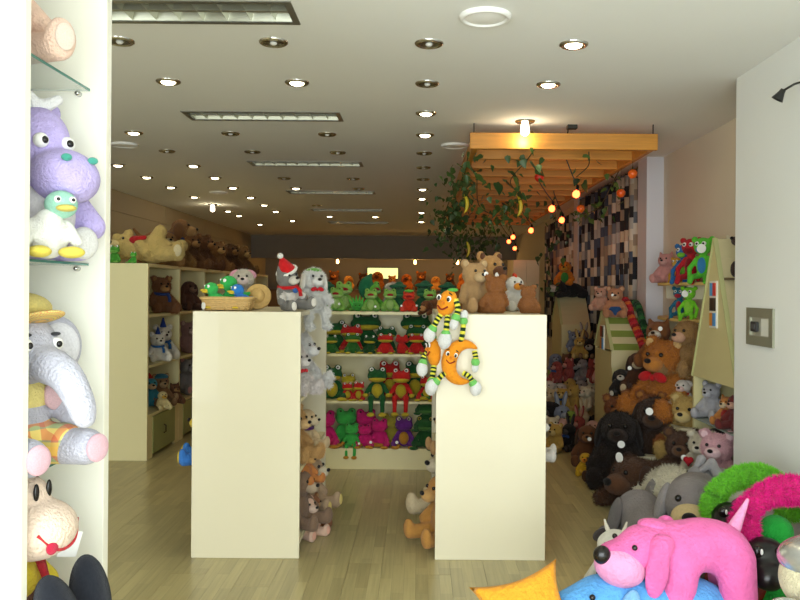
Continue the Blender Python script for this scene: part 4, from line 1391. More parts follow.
# cream bear with silver satin bow at the frame edge
t = sitter('plush_bear', 'cream plush bear with a shiny silver satin bow and red nose', 'plush bear', (X(824, 3.10), 3.10, 0.0), 0.62, -25, '#d8cfae', '#e2dac0', 'none', pad='#e0d8bc', nose='#c8202c')
SAT = mat('#c9cbc8', 0.22, 0.7, var=0.15, scale=9, name='silver_satin')
bw = part('satin_bow', E((0, -0.27, 0.53), (0.06, 0.05, 0.06)), SAT, t)
for s in (-1, 1):
    part('satin_loop', E((s * 0.15, -0.27, 0.56), (0.15, 0.06, 0.09), (0, s * -18, 0)), SAT, t, bw)
    part('satin_end', E((s * 0.11, -0.29, 0.43), (0.06, 0.03, 0.13), (0, s * -30, 0)), SAT, t, bw)
part('satin_cap', E((0, -0.01, 0.84), (0.26, 0.24, 0.14)), SAT, t)
# pale shell behind, against the wall
t = sitter('plush_turtle', 'pale grey-green plush turtle lying at the foot of the white wall', 'plush turtle', (X(742, 4.55), 4.55, 0.28), 0.36, 200, '#aebcaa', '#d8dccc', 'none', pad='#c8d0c0', face=False, rot=(70, 0, 190))
part('shell', E((0, 0.12, 0.36), (0.27, 0.16, 0.30)), '#c6ccba', t)

# grey and white dogs behind the pink one
lier('plush_dog', 'grey plush dog with its back to the aisle, lying just behind the pink dog', 'plush dog', (X(650, 4.55), 4.55, 0.0), 0.80, 178, '#77706e', '#8a8380', '#6a6462')
lier('plush_dog', 'grey plush dog with long ears, cream muzzle and paper tag', 'plush dog', (X(696, 4.58), 4.58, 0.14), 0.86, -22, '#746d6b', '#c9b07e', '#8b8584', tagp=(0.16, -0.36, 0.30))
lier('plush_dog', 'white plush dog with floppy grey ears flopped over the grey dogs', 'plush dog', (X(676, 5.20), 5.20, 0.0), 0.92, -14, '#d0c9b2', '#e0dac6', '#807a78', fluffy=0.008)
t = new_toy('plush_rabbit', 'silvery grey plush rabbit with folded ears lying over the grey dogs', 'plush rabbit', (X(711, 4.98), 4.98, 0.34), 0.38, -75)
part('body', sdf_mesh('body', [E((0, 0.1, 0.16), (0.2, 0.3, 0.15)), E((0, -0.24, 0.2), (0.15, 0.16, 0.14))] + both(K((0.14, -0.1, 0.1), (0.2, -0.3, -0.02), 0.06, 0.05)), 0.05, 44), '#8d8a8c', t)
for s in (-1, 1):
    part('ear', [K((s * 0.08, -0.2, 0.3), (s * 0.14, -0.06, 0.42), 0.05, 0.07), K((s * 0.14, -0.06, 0.42), (s * 0.24, 0.0, 0.2), 0.07, 0.09)], '#9d9a9d', t)
part('muzzle', E((0, -0.36, 0.17), (0.09, 0.07, 0.07)), '#a9a6a8', t)
part('nose', E((0, -0.43, 0.19), (0.025, 0.02, 0.02)), BLACK, t)
eyes(t, 0.07, -0.36, 0.25, 0.02)
t = sitter('plush_cow', 'small white plush cow with black patches and horns peeking behind the pink dog', 'plush cow', (X(618, 4.05), 4.05, 0.0), 0.37, -25, '#d9d5c8', '#d8b0a8', 'flop', '#3a3230', legs='front')
for s in (-1, 1):
    part('horn', [K((s * 0.11, -0.02, 0.92), (s * 0.15, -0.04, 1.06), 0.035, 0.012)], '#e4dcc8', t)
part('black_patch', E((0.10, -0.19, 0.80), (0.085, 0.05, 0.085)), '#1d1a18', t)
part('black_patch', E((-0.14, -0.10, 0.35), (0.11, 0.12, 0.13)), '#1d1a18', t)
FINE[0] = False
# ------------------------------------------------------------ on the two gondolas
# wicker basket
def basket(pos, label):
    t = tag(empty('wicker_basket', pos), label, 'basket')
    WICK = mat('#c9a66a', 0.7, var=0.25, scale=60, bump=0.3, name='wicker')
    lx, ly = 0.128, 0.09
    def oval(r, z):
        return [((lx + r) * math.copysign(abs(math.cos(a)) ** 0.5, math.cos(a)), (ly + r) * math.copysign(abs(math.sin(a)) ** 0.5, math.sin(a)), z) for a in np.linspace(0, 2 * math.pi, 33)]
    for i in range(5):
        link('woven_strand', tube_mesh('woven_strand', oval(0.004 * i, 0.012 + i * 0.012), 0.008, 6), t, m=WICK)
    link('rim', tube_mesh('rim', oval(0.024, 0.074), 0.011, 6), t, m=WICK)
    bm = bmesh.new()
    bm.faces.new([bm.verts.new((x, y, 0.006)) for x, y, z in oval(0, 0)[:-1]])
    link('base', to_mesh(bm, 'base'), t, m=WICK)
    for a in np.linspace(0, 2 * math.pi, 16, endpoint=False):
        c, s = math.copysign(abs(math.cos(a)) ** 0.5, math.cos(a)), math.copysign(abs(math.sin(a)) ** 0.5, math.sin(a))
        link('stake', tube_mesh('stake', [(lx * c, ly * s, 0.0), ((lx + 0.022) * c, (ly + 0.022) * s, 0.07)], 0.005, 5), t, m=WICK)
basket((X(228, 4.78), 4.80, AH), 'shallow wicker basket of small plush ducks on the gondola top')
def duckling(px, Y, z, s, rz, main, bill, label, tagp=(0.0, -0.38, 0.1)):
    t = new_toy('plush_duckling', label, 'plush duck', (X(px, Y), Y, z), s, rz)
    part('body', proto('duckling', lambda: sdf_mesh('body', [E((0, 0.08, 0.28), (0.28, 0.36, 0.27)), E((0, -0.10, 0.70), (0.24, 0.24, 0.22)), K((0, 0.36, 0.34), (0, 0.52, 0.44), 0.12, 0.04), E((0.27, 0.1, 0.33), (0.07, 0.22, 0.16)), E((-0.27, 0.1, 0.33), (0.07, 0.22, 0.16))], 0.06, 28)), main, t)
    part('bill', [E((0, -0.36, 0.64), (0.13, 0.15, 0.045)), E((0, -0.32, 0.58), (0.11, 0.12, 0.035))], bill, t)
    eyes(t, 0.13, -0.27, 0.78, 0.055, True)
    for s_ in (-1, 1):
        part('foot', E((s_ * 0.15, -0.26, 0.05), (0.10, 0.13, 0.045)), bill, t)
    hang_tag(t, tagp, 0.14)
duckling(214, 4.76, AH + 0.012, 0.17, -50, '#3fbf5c', '#e8c838', 'green mottled plush duckling at the near end of the basket')
duckling(232, 4.84, AH + 0.012, 0.215, -55, '#35b455', '#e8c838', 'taller green plush duckling at the middle of the basket')
duckling(240, 4.75, AH + 0.012, 0.16, -50, '#2f7fd0', '#e8c838', 'blue mottled plush duckling in the basket', (-0.1, -0.36, 0.3))
sitter('plush_rabbit', 'white plush rabbit with pink bonnet behind the wicker basket', 'plush rabbit', (X(243, 5.12), 5.12, AH), 0.27, 10, '#e2d8c6', '#ecd6d0', 'flop', '#d898a8', fluffy=0.01)
# straw hat leaning
t = new_toy('straw_hat', 'round straw hat leaning behind the basket', 'hat', (X(258, 4.96), 4.96, AH + 0.085), 1.0, rot=(72, 14, 0))
STRAW = mat('#cba765', 0.8, var=0.25, scale=50, bump=0.3, name='straw')
link('crown', lathe_mesh('crown', [(0.045, 0.0), (0.042, 0.035), (0.025, 0.05), (0.0, 0.054)], 18), t, m=STRAW)
link('brim', lathe_mesh('brim', [(0.042, 0.004), (0.078, 0.0), (0.083, -0.003), (0.042, -0.002)], 20), t, m=STRAW)
# grey cat in santa hat
t = sitter('plush_cat', 'grey plush cat in striped shirt with red santa hat and scarf', 'plush cat', (X(290, 4.86), 4.86, AH), 0.28, 48, '#77746f', '#d8d2c6', 'cat', pad='#e6e0d4', rot=(0, -8, 48))
part('striped_shirt', [E((0, 0.02, 0.30), (0.24, 0.21, 0.22))] + both(K((0.19, 0, 0.44), (0.29, -0.13, 0.28), 0.095, 0.095)), mat('#b9b3ab', 0.9, var=0.3, scale=14, name='striped_knit'), t)
h = cone_hat(t, '#c61a1e', (0.0, -0.03, 0.87), 0.20, 0.36, '#eee9e0', (6, -24, 0))
part('hat_pompom', E((-0.16, -0.07, 1.21), 0.065), '#efeae2', t, h)
scarf(t, '#c61a1e', 0.53, 0.20)
part('blue_patch', E((0.05, -0.205, 0.44), (0.08, 0.03, 0.06)), '#3a66a8', t)
t = sitter('plush_dog', 'fluffy white plush dog with green cap leaning over the gondola edge', 'plush dog', (X(313, 5.12), 5.12, AH - 0.02), 0.30, 30, '#f0ece4', '#f2eee6', 'droop', '#e6e2d8', fluffy=0.02, legs='hang')
part('cap', E((0.0, -0.02, 0.90), (0.17, 0.17, 0.06)), '#6fae4a', t)
bow(t, '#c8202a', (0.0, -0.24, 0.5), 0.08)
# fluffy whites and tans on its inner side
sx = AX1 + 0.02
def side(kind, label, px, Y, z, s, rz, **k):
    return sitter(kind, label, 'plush ' + kind.split('_')[1], (X(px, Y), Y, z), s, rz, **k)
side('plush_cat', 'shaggy white plush cat on the upper inner shelf of the basket gondola', 301, 5.2, 0.91, 0.36, 70, main='#f0ebe6', muzzle='#f2eeea', ear='cat', fluffy=0.02)
side('plush_cat', 'smaller shaggy white plush cat with red bow beside the other', 296, 4.92, 0.91, 0.29, 60, main='#e8ded8', muzzle='#ece4de', ear='cat', fluffy=0.02)
bow(bpy.data.objects[[o.name for o in C.objects if o.type == 'EMPTY'][-1]], '#c8202a', (0.02, -0.22, 0.48), 0.07)
side('plush_bear', 'tan plush bear on the middle inner shelf of the basket gondola', 294, 4.95, 0.50, 0.33, 65, main='#c89a5c', muzzle='#d8b27c', fluffy=0.012)
side('plush_dog', 'beige plush dog with purple collar on the middle inner shelf', 306, 5.25, 0.50, 0.28, 70, main='#cdb48c', muzzle='#e0cca8', ear='droop', earc='#b8986a')
scarf(bpy.data.objects[[o.name for o in C.objects if o.type == 'EMPTY'][-1]], '#5a2a68', 0.52, 0.19, ends=False)
side('plush_bear', 'orange-brown plush bear low on the inner shelf near the floor', 306, 5.0, 0.34, 0.22, 60, main='#b8743a', muzzle='#c99a5a')
side('plush_dog', 'grey-brown plush dog on the bottom inner shelf of the basket gondola', 300, 4.95, 0.09, 0.36, 70, main='#7d6450', muzzle='#b09a80', ear='droop')
side('plush_dog', 'cream and brown plush dog stretching a paw into the aisle', 310, 5.30, 0.09, 0.38, 75, main='#a98f72', muzzle='#e0d4b8', ear='droop', earc='#6a5040', pad='#e2cc78')
side('plush_rabbit', 'pale pink plush rabbit slumped on the floor beside the basket gondola', 306, 5.02, 0.0, 0.27, 60, main='#d8b49c', muzzle='#e4c8b4', ear='flop', pad='#e0a890')
side('plush_bear', 'small reddish brown plush bear on the floor by the basket gondola', 314, 5.2, 0.0, 0.22, 60, main='#8e5c3a', muzzle='#b08858')
# blue and yellow bird hanging out on the outer side
t = side('plush_bird', 'blue plush bird with yellow feet poking out on the outer side of the basket gondola', 213, 4.84, 0.50, 0.36, -80, main='#3a78c8', muzzle='#e8c838', ear='none', belly='#e8c838', pad='#e8c838')

# second gondola top: tan bears seen from behind and front
t = sitter('plush_bear', 'beige plush bear with white tag on the other gondola top', 'plush bear', (X(474, 4.98), 4.98, BH), 0.33, 25, '#a9865a', '#c4a67a', tagp=(0.02, -0.42, 0.72))
t = sitter('plush_bear', 'taller tan plush bear with dark nose behind the beige bear', 'plush bear', (X(489, 5.42), 5.42, BH), 0.40, 40, '#b08450', '#6a4228', tagp=(-0.12, -0.30, 0.60))
t = sitter('plush_bear', 'golden brown plush bear with its back turned on the gondola top', 'plush bear', (X(496, 4.85), 4.85, BH), 0.235, 195, '#a8682c', '#b8783a', fluffy=0.012)
t = sitter('plush_bear', 'smaller golden brown plush bear facing away at the gondola top corner', 'plush bear', (X(528, 4.9), 4.9, BH), 0.175, 160, '#a8682c', '#b8783a', fluffy=0.012)
t = sitter('plush_rooster', 'white plush rooster with red comb between the golden bears', 'plush rooster', (X(514, 5.35), 5.35, BH), 0.25, 20, '#d0ccc4', '#e0902a', 'none')
part('comb', [E((0, 0, 0.96), (0.03, 0.10, 0.07)), E((0, -0.10, 0.93), (0.03, 0.05, 0.06))], '#d2401e', t)

# orange smiling figures with striped limbs hung on the corner
def striped_limb(t, pts, name, hand, hr):
    o = None
    P = catmull(pts, 4)
    for i, (a, b) in enumerate(zip(P, P[1:])):
        o2 = link(name if o is None else 'stripe', tube_mesh(name, [tuple(a), tuple(b)], 0.017, 7), t, m=plush('#1f3a20' if i % 2 else '#e8e04a'))
        if o is None:
            o = o2
        else:
            o2.parent = o
    e = part('cuff', E(tuple(P[-1]), 0.027), '#7ccf6a', t, o)
    d = np.array(P[-1]) - np.array(P[-2])
    d = d / (np.linalg.norm(d) + 1e-9)
    part('glove', E(tuple(np.array(P[-1]) + d * 0.036), hr), hand, t, o)
def face_on(t, c, s):
    for q in (-1, 1):
        e = part('eye', E((c[0] + q * 0.030 * s, c[1], c[2] + 0.022 * s), (0.014 * s, 0.007 * s, 0.017 * s)), WHITE_EYE, t)
        part('pupil', E((c[0] + q * 0.028 * s, c[1] - 0.006 * s, c[2] + 0.019 * s), (0.009 * s, 0.006 * s, 0.012 * s)), BLACK, t, e)
        part('eyebrow', E((c[0] + q * 0.034 * s, c[1], c[2] + 0.052 * s), (0.014 * s, 0.005 * s, 0.004 * s), (0, q * 25, 0)), '#3a2410', t)
    part('nose', E((c[0], c[1] - 0.008 * s, c[2] - 0.004 * s), 0.011 * s), '#ee8a1c', t)
    link('smile', tube_mesh('smile', catmull([(c[0] - 0.030 * s, c[1], c[2] - 0.025 * s), (c[0], c[1] - 0.006 * s, c[2] - 0.043 * s), (c[0] + 0.032 * s, c[1], c[2] - 0.022 * s)], 4), 0.005 * s, 6), t, m=plush('#8a1c14'))
ORG = '#ee9420'
FY = 4.53
# round head figure on the corner
c0 = at(447, 303, FY)
t = new_toy('plush_orange', 'orange oval plush figure with leaf cap sitting on the gondola corner', 'plush figure', c0, 1.0, rot=(0, 10, -20))
part('body', [E((0, 0, 0), (0.055, 0.042, 0.078), (0, 12, 0))], ORG, t)
part('leaf_cap', [E((0.02, 0, 0.078), (0.032, 0.02, 0.012), (0, -12, 0))], '#5ab04a', t)
face_on(t, (-0.01, -0.041, 0.005), 1.0)
striped_limb(t, [(-0.02, -0.01, -0.07), (-0.035, -0.02, -0.11), (-0.05, -0.025, -0.16)], 'leg', '#f0efe8', (0.036, 0.034, 0.045))
striped_limb(t, [(0.02, -0.01, -0.07), (0.03, -0.03, -0.11), (0.035, -0.035, -0.17)], 'leg', '#f0efe8', (0.04, 0.036, 0.05))
striped_limb(t, [(0.05, -0.01, 0.03), (0.075, -0.02, -0.02), (0.075, -0.03, -0.07)], 'arm', '#f0efe8', (0.026, 0.026, 0.034))
# crescent moon figure
def crescent(name, r, th, n=22):
    bm = bmesh.new()
    rings = []
    for i in range(n + 1):
        a = R(-118 + 236 * i / n)
        f = math.sin(math.pi * i / n)
        w_ = 0.006 + r * 0.36 * f ** 0.8
        d_ = 0.005 + th * f ** 0.7
        cx, cz = -math.cos(a) * (r - w_ * 0.35), math.sin(a) * r
        rad = Vector((-math.cos(a), 0, math.sin(a)))
        rings.append([bm.verts.new(Vector((cx, 0, cz)) + rad * (w_ * math.cos(b)) + Vector((0, d_ * math.sin(b), 0))) for b in np.linspace(0, 2 * math.pi, 12, endpoint=False)])
    for a_, b_ in zip(rings, rings[1:]):
        for k in range(12):
            bm.faces.new((a_[k], a_[(k + 1) % 12], b_[(k + 1) % 12], b_[k]))
    bm.faces.new(rings[0])
    bm.faces.new(rings[-1][::-1])
    return to_mesh(bm, name, True)
c1 = at(465, 363, FY)
t = new_toy('plush_moon', 'orange crescent moon plush figure hanging on the cream gondola front', 'plush figure', c1, 0.92, rot=(0, 12, 0))
link('body', crescent('body', 0.115, 0.042), t, m=plush(ORG))
face_on(t, (-0.093, -0.040, 0.018), 0.85)
striped_limb(t, [(-0.055, -0.01, 0.10), (-0.055, -0.015, 0.17), (-0.065, -0.005, 0.25)], 'arm', '#f0efe8', (0.026, 0.022, 0.034))
striped_limb(t, [(0.0, -0.01, -0.06), (0.045, -0.02, -0.075), (0.075, -0.02, -0.11)], 'leg', '#f0efe8', (0.036, 0.034, 0.045))
striped_limb(t, [(-0.075, -0.01, -0.07), (-0.12, -0.015, -0.10), (-0.15, -0.015, -0.15)], 'leg', '#f0efe8', (0.036, 0.034, 0.045))
striped_limb(t, [(0.04, -0.01, 0.085), (0.055, -0.02, 0.05), (0.06, -0.02, 0.02)], 'arm', '#f0efe8', (0.022, 0.022, 0.03))
# third figure behind the corner
t = new_toy('plush_orange', 'half hidden orange plush figure dangling on the gondola side', 'plush figure', at(434, 352, 4.62), 1.0, rot=(0, -8, -70))
part('body', [E((0, 0, 0), (0.05, 0.04, 0.085))], ORG, t)
part('leaf_cap', [E((0.0, 0, 0.085), (0.032, 0.02, 0.012))], '#5ab04a', t)
face_on(t, (0, -0.038, 0.02), 0.9)
striped_limb(t, [(-0.02, -0.02, 0.0), (-0.03, -0.05, -0.02), (-0.03, -0.06, -0.06)], 'arm', '#f0efe8', (0.034, 0.034, 0.044))
striped_limb(t, [(0.015, -0.01, -0.08), (0.02, -0.02, -0.12), (0.02, -0.03, -0.17)], 'leg', '#f0efe8', (0.034, 0.034, 0.044))
# its aisle side
side('plush_rabbit', 'beige plush rabbit peeking from the bottom shelf of the figure gondola', 453, 5.2, 0.09, 0.50, -60, main='#cbb894', muzzle='#ddd0b4', ear='flop')
side('plush_dog', 'caramel plush dog hanging its leg to the floor by the figure gondola', 446, 4.88, 0.03, 0.42, -62, main='#b5813f', muzzle='#c89a5c', ear='droop')
side('plush_bear', 'tan plush bear on the middle aisle shelf of the figure gondola', 452, 5.2, 0.50, 0.30, -80, main='#b89060', muzzle='#cdb084')
side('plush_rabbit', 'white plush toy poking out on the far side of the figure gondola', 533, 5.0, 0.50, 0.30, 80, main='#d8d2c8', muzzle='#e6e0d6', ear='flop')

# ------------------------------------------------------------ frogs on the centre unit
FG = 'plush frogs on the centre shelf unit'
GD, GM, GL, RD, YE = '#1f5a2c', '#2f6a2a', '#7fb04e', '#c4221e', '#c3ae2c'
top = CZ[3]
def fpos(px, dy, z):
    Y = CY0 + dy
    return (X(px, Y), Y, z)
for px, dy, s, rz, tg, lb in ((337, 0.10, 0.20, -8, (0.16, -0.30, 0.28), 'light green frog with open red mouth nearest the basket gondola on the top board'),
                              (344, 0.24, 0.25, 5, None, 'light green frog with open red mouth, behind the first one on the top board'),
                              (371, 0.10, 0.19, 0, (0.2, -0.42, 0.2), 'light green frog with open red mouth below the big dark hat'),
                              (390, 0.11, 0.19, 4, None, 'light green frog with open red mouth in front of the white fluffy ball'),
                              (430, 0.10, 0.19, 0, (0.22, -0.40, 0.22), 'light green frog with open red mouth next to the orange figures')):
    frog('plush_frog', lb, fpos(px, dy, top), s * 1.15, rz, GL, '#9cc070', legs='front', tagp=tg, open_mouth='#8e1a22', eyec='#8fbf5a', group=FG, foot='#5f9a44', belly='#9cc070')
t = frog('plush_frog', 'bright green frog with a huge dark green hat on the top board', fpos(372, 0.30, top), 0.29, 40, '#5fae3c', '#8fc46a', open_mouth='#7a1420', eyec='#79c04a', group=FG)
part('hat', [E((-0.18, 0.05, 0.70), (0.26, 0.22, 0.34)), K((-0.2, 0, 0.9), (-0.05, 0, 1.12), 0.18, 0.05)], '#1e6a46', t)
t = new_toy('plush_sprout', 'bright green plush sprout of upright pointed leaves on the top board', 'plush figure', fpos(358, 0.07, top), 0.19, 0)
part('body', E((0, 0, 0.22), (0.28, 0.22, 0.22)), '#3f9a3e', t)
for a in range(6):
    u = -1 + 2 * a / 5
    part('leaf', [K((u * 0.18, -0.02 + 0.1 * (a % 2), 0.2), (u * 0.42, -0.04 + 0.12 * (a % 2), 0.80 - 0.25 * abs(u)), 0.10, 0.02)], '#4cb84a', t)
eyes(t, 0.09, -0.21, 0.28, 0.03)
t = sitter('plush_sheep', 'white fluffy plush sheep seen from behind among the frogs', 'plush sheep', fpos(394, 0.33, top), 0.27, 180, '#d8d0c0', '#cabfae', 'flop', fluffy=0.022, fat=1.25)
t = frog('plush_frog', 'red frog with a lime cap and two white tags on the top board', fpos(409, 0.10, top), 0.20, 0, '#d2381e', '#c8301c', legs='front', open_mouth='#8e1414', eyec='#d8401e', tagp=(-0.32, -0.32, 0.26), group=FG, foot='#d2381e')
hang_tag(t, (0.34, -0.30, 0.27))
part('cap', E((0, -0.02, 0.90), (0.22, 0.18, 0.07)), '#6fc84a', t)
for px, dy, s, lb, rr in ((398, 0.20, 0.20, 'dark green frog with raised arm behind the red frog', 20), (424, 0.26, 0.21, 'dark green frog with spreading hat behind the red frog', -15), (447, 0.2, 0.20, 'dark green frog half behind the orange figure', -10), (326, 0.30, 0.20, 'dark green frog at the far end beside the white dog', 10)):
    t = frog('plush_frog', lb, fpos(px, dy, top), s * 1.2, rr, '#245f3c', '#3a7a4c', eyec='#2f7a4a', group=FG, legs='front')
    part('hat', [E((0, 0, 0.92), (0.34, 0.24, 0.09)), E((0.05, 0, 1.0), (0.16, 0.14, 0.1))], '#1e5a40', t)
t = lier('plush_dog', 'brown plush dog drooping its head over the frog shelf edge', 'plush dog', (X(434, 6.83), 6.83, 1.365), 0.26, -50, '#6a3f22', '#c08a56', '#5a341c', rot=(16, 0, -50))

# first shelf: wide-mouthed frogs
Z1 = CZ[2]
for px, dy, s, rz, mc, lb in ((366, 0.30, 0.36, 10, GD, 'dark green frog peeking over the back of the upper frog shelf'), (335, 0.25, 0.29, 10, GD, 'dark green frog with yellow jaw at the near end of the upper frog shelf'),
                              (352, 0.20, 0.26, 0, RD, 'large red frog with wide yellow mouth in the middle of the upper frog shelf'), (387, 0.22, 0.24, -6, GD, 'dark green frog with wide yellow mouth beside the large red one'),
                              (416, 0.30, 0.36, 0, GD, 'tall dark green frog at the back beside the orange figures'), (418, 0.18, 0.26, -8, GD, 'wide dark green frog with big white eyes near the orange figures')):
    frog('plush_frog', lb, fpos(px, dy, Z1), s * 1.06, rz, mc, YE, legs='front', group=FG, wide=1.35)
for px, s, rz, mc, lb in ((331, 0.135, 20, GM, 'small green frog lying in the front row at the near end'), (353, 0.15, 10, GM, 'small green frog with yellow mouth in front of the large red frog'), (371, 0.135, -25, '#1c4a1e', 'small very dark green frog turned aside in the front row'),
                          (386, 0.15, 0, RD, 'small red frog with yellow mouth in the front row'), (402, 0.14, 150, RD, 'small red frog turned away in the front row'), (417, 0.15, 0, RD, 'small red frog with white eyes at the end of the front row')):
    frog('plush_frog', lb, fpos(px, 0.06, Z1), s * 1.3, rz, mc, YE, legs='front', group=FG, wide=1.35)
# second shelf: sitting frogs
Z2 = CZ[1]
for px, dy, s, rz, mc, lg, lb in ((333, 0.12, 0.33, 5, GD, 'front', 'dark green sitting frog at the near end of the middle frog shelf'), (378, 0.06, 0.32, 0, GD, 'hang', 'dark green frog with yellow belly dangling a leg off the shelf'),
                                  (402, 0.06, 0.31, -4, RD, 'hang', 'red frog with yellow belly dangling a leg off the shelf'), (390, 0.26, 0.36, 8, RD, 'front', 'red frog standing behind the two dangling frogs'),
                                  (416, 0.24, 0.36, -5, GD, 'front', 'dark green frog behind the dangling red frog'), (428, 0.08, 0.24, -12, RD, 'front', 'red frog at the far end of the middle frog shelf'),
                                  (349, 0.20, 0.24, 12, YE, 'front', 'mustard frog behind the small red frogs'), (348, 0.07, 0.17, 20, RD, 'front', 'small red frog slumped beside the green sitting frog'), (360, 0.06, 0.18, -15, RD, 'front', 'small red frog with yellow mouth beside the dangling green frog')):
    frog('plush_frog', lb, fpos(px, dy, Z2), s, rz, mc, YE if mc != YE else '#d8c860', belly=YE, legs=lg, group=FG, tagp=(0.3, -0.30, 0.3) if px in (349,) else None)
# third shelf: pink, green and purple frogs, stack of dark ones
Z3 = CZ[0]
MG, LG, PU = '#cf1f72', '#3fae4a', '#6a2a86'
for px, dy, s, rz, mc, lb in ((326, 0.12, 0.34, 5, MG, 'magenta frog half hidden at the near end of the lowest frog shelf'), (347, 0.20, 0.35, 10, LG, 'bright green frog at the back of the lowest frog shelf'), (353, 0.07, 0.23, -6, LG, 'small bright green frog sitting in front of the bigger green one'),
                              (367, 0.22, 0.34, 6, MG, 'tall magenta frog at the back of the lowest frog shelf'), (366, 0.08, 0.22, 0, MG, 'small magenta frog in front of the tall magenta one'), (381, 0.10, 0.27, -10, MG, 'magenta frog beside the mustard frog'),
                              (392, 0.20, 0.30, -8, '#a89a38', 'mustard and teal frog on the lowest frog shelf'), (405, 0.10, 0.29, 0, PU, 'purple frog with mustard feet on the lowest frog shelf')):
    frog('plush_frog', lb, fpos(px, dy, Z3), s, rz, mc, mc, foot='#c48a2c', group=FG, eyec='#ded6c0' if mc == PU else mc, tagp=(-0.2, -0.42, 0.2) if px in (366, 381, 405) else None, legs='hang' if px == 353 else 'front', belly='#c48a2c' if mc == PU else None)
for i, (dz, s, lb) in enumerate(((0.0, 0.30, 'lowest dark green frog of the stacked pile on the bottom shelf'), (0.15, 0.28, 'middle dark green frog of the stacked pile'), (0.29, 0.25, 'topmost dark green frog of the stacked pile'))):
    frog('plush_frog', lb, fpos(428 - (i == 0), 0.06 + 0.02 * i, Z3 + dz), s, -12, '#25582a', '#4a7a3a', foot='#25582a', eyec='#b8a84a', group=FG, wide=1.15)
# ------------------------------------------------------------ wall shelving: toys on top and in the compartments
def wy(k, f=0.5):
    return LY0 + bay * (k + f)
t = new_toy('plush_bear', 'large cream plush bear with red ribbon lying on its back on the shelf top', 'plush bear', (-2.50, 7.45, LH + 0.005), 0.66, rot=(0, 0, 0))
part('body', sdf_mesh('body', [E((0.02, 0.05, 0.20), (0.30, 0.20, 0.19)), E((-0.36, 0.0, 0.24), (0.18, 0.17, 0.18)), E((-0.42, -0.13, 0.36), 0.06), E((-0.28, -0.05, 0.42), 0.065), K((-0.1, -0.1, 0.3), (-0.02, -0.16, 0.16), 0.08, 0.07), K((0.05, 0.05, 0.32), (0.14, 0.02, 0.46), 0.10, 0.09), K((0.22, -0.05, 0.14), (0.42, -0.14, 0.14), 0.11, 0.10), E((0.45, -0.16, 0.18), (0.09, 0.08, 0.13)), K((0.25, 0.12, 0.2), (0.42, 0.1, 0.26), 0.10, 0.09)], 0.05, 50, 0.006, 2), '#cdb36e', t, fur=0.9)
part('muzzle', E((-0.44, -0.11, 0.27), (0.09, 0.09, 0.08)), '#d8c48a', t)
part('nose', E((-0.49, -0.18, 0.29), 0.028), BLACK, t)
for z in (0.30, 0.33):
    part('eye', E((-0.40 + (z - 0.3) * 2.6, -0.155, z + 0.02), 0.018), BLACK, t)
part('ribbon', [E((-0.17, -0.06, 0.33), (0.10, 0.09, 0.06)), K((-0.12, -0.14, 0.34), (-0.02, -0.16, 0.36), 0.04, 0.03)], '#b01f22', t)
part('foot_pad', E((0.46, -0.235, 0.18), (0.06, 0.02, 0.085)), '#e0d2a8', t)
WF = 'plush on the wall shelving'
frog('plush_frog', 'small green frog beside the lying cream bear on the shelf top', (-2.56, 7.20, LH), 0.115, -20, '#4fae3a', '#7cc45a', group=WF)
frog('plush_frog', 'green frog at the shelf top end beside the white cabinet', (-2.74, 7.22, LH), 0.18, 0, '#4c9a34', '#78b850', group=WF)
def standing_dog(name, label, pos, s, rz, main, muzzle, earc, band=None):
    t = new_toy(name, label, 'plush dog', pos, s, rz)
    part('body', proto('standdog', lambda: sdf_mesh('body', [E((0, 0.12, 0.50), (0.20, 0.36, 0.20)), E((0, -0.28, 0.76), (0.18, 0.18, 0.18)), K((0, -0.15, 0.58), (0, -0.26, 0.70), 0.16, 0.14)] + both(K((0.12, -0.14, 0.42), (0.14, -0.18, 0.08), 0.10, 0.085), K((0.12, 0.38, 0.42), (0.14, 0.42, 0.08), 0.11, 0.09)) + [K((0, 0.46, 0.56), (0, 0.60, 0.74), 0.05, 0.03)], 0.05, 34, 0.006, 3)), main, t, fur=0.9)
    part('muzzle', E((0, -0.46, 0.71), (0.12, 0.13, 0.10)), muzzle, t)
    part('nose', E((0, -0.585, 0.75), (0.04, 0.03, 0.03)), BLACK, t)
    for q in (-1, 1):
        part('ear', E((q * 0.19, -0.26, 0.70), (0.05, 0.10, 0.17), (0, q * -12, 0)), earc, t)
    eyes(t, 0.08, -0.43, 0.83, 0.022)
    if band:
        ring = [(0.185 * math.cos(a), -0.18 + 0.15 * math.sin(a), 0.62 + 0.06 * math.sin(a)) for a in np.linspace(0, 2 * math.pi, 17)]
        link('collar', tube_mesh('collar', ring, 0.03, 6), t, m=plush(band))
    return t
standing_dog('plush_dog', 'tan plush dog with blue collar standing on the shelf top', (-2.70, 8.55, LH), 0.55, 100, '#8f6438', '#a8804e', '#7a5230', '#2a3a6a')
sitter('plush_dog', 'cream and brown plush dog sitting below the standing tan dog', 'plush dog', (-2.56, 8.10, LH), 0.37, 40, '#a87c48', '#d0bc90', 'droop', '#8a5c32', fluffy=0.01)
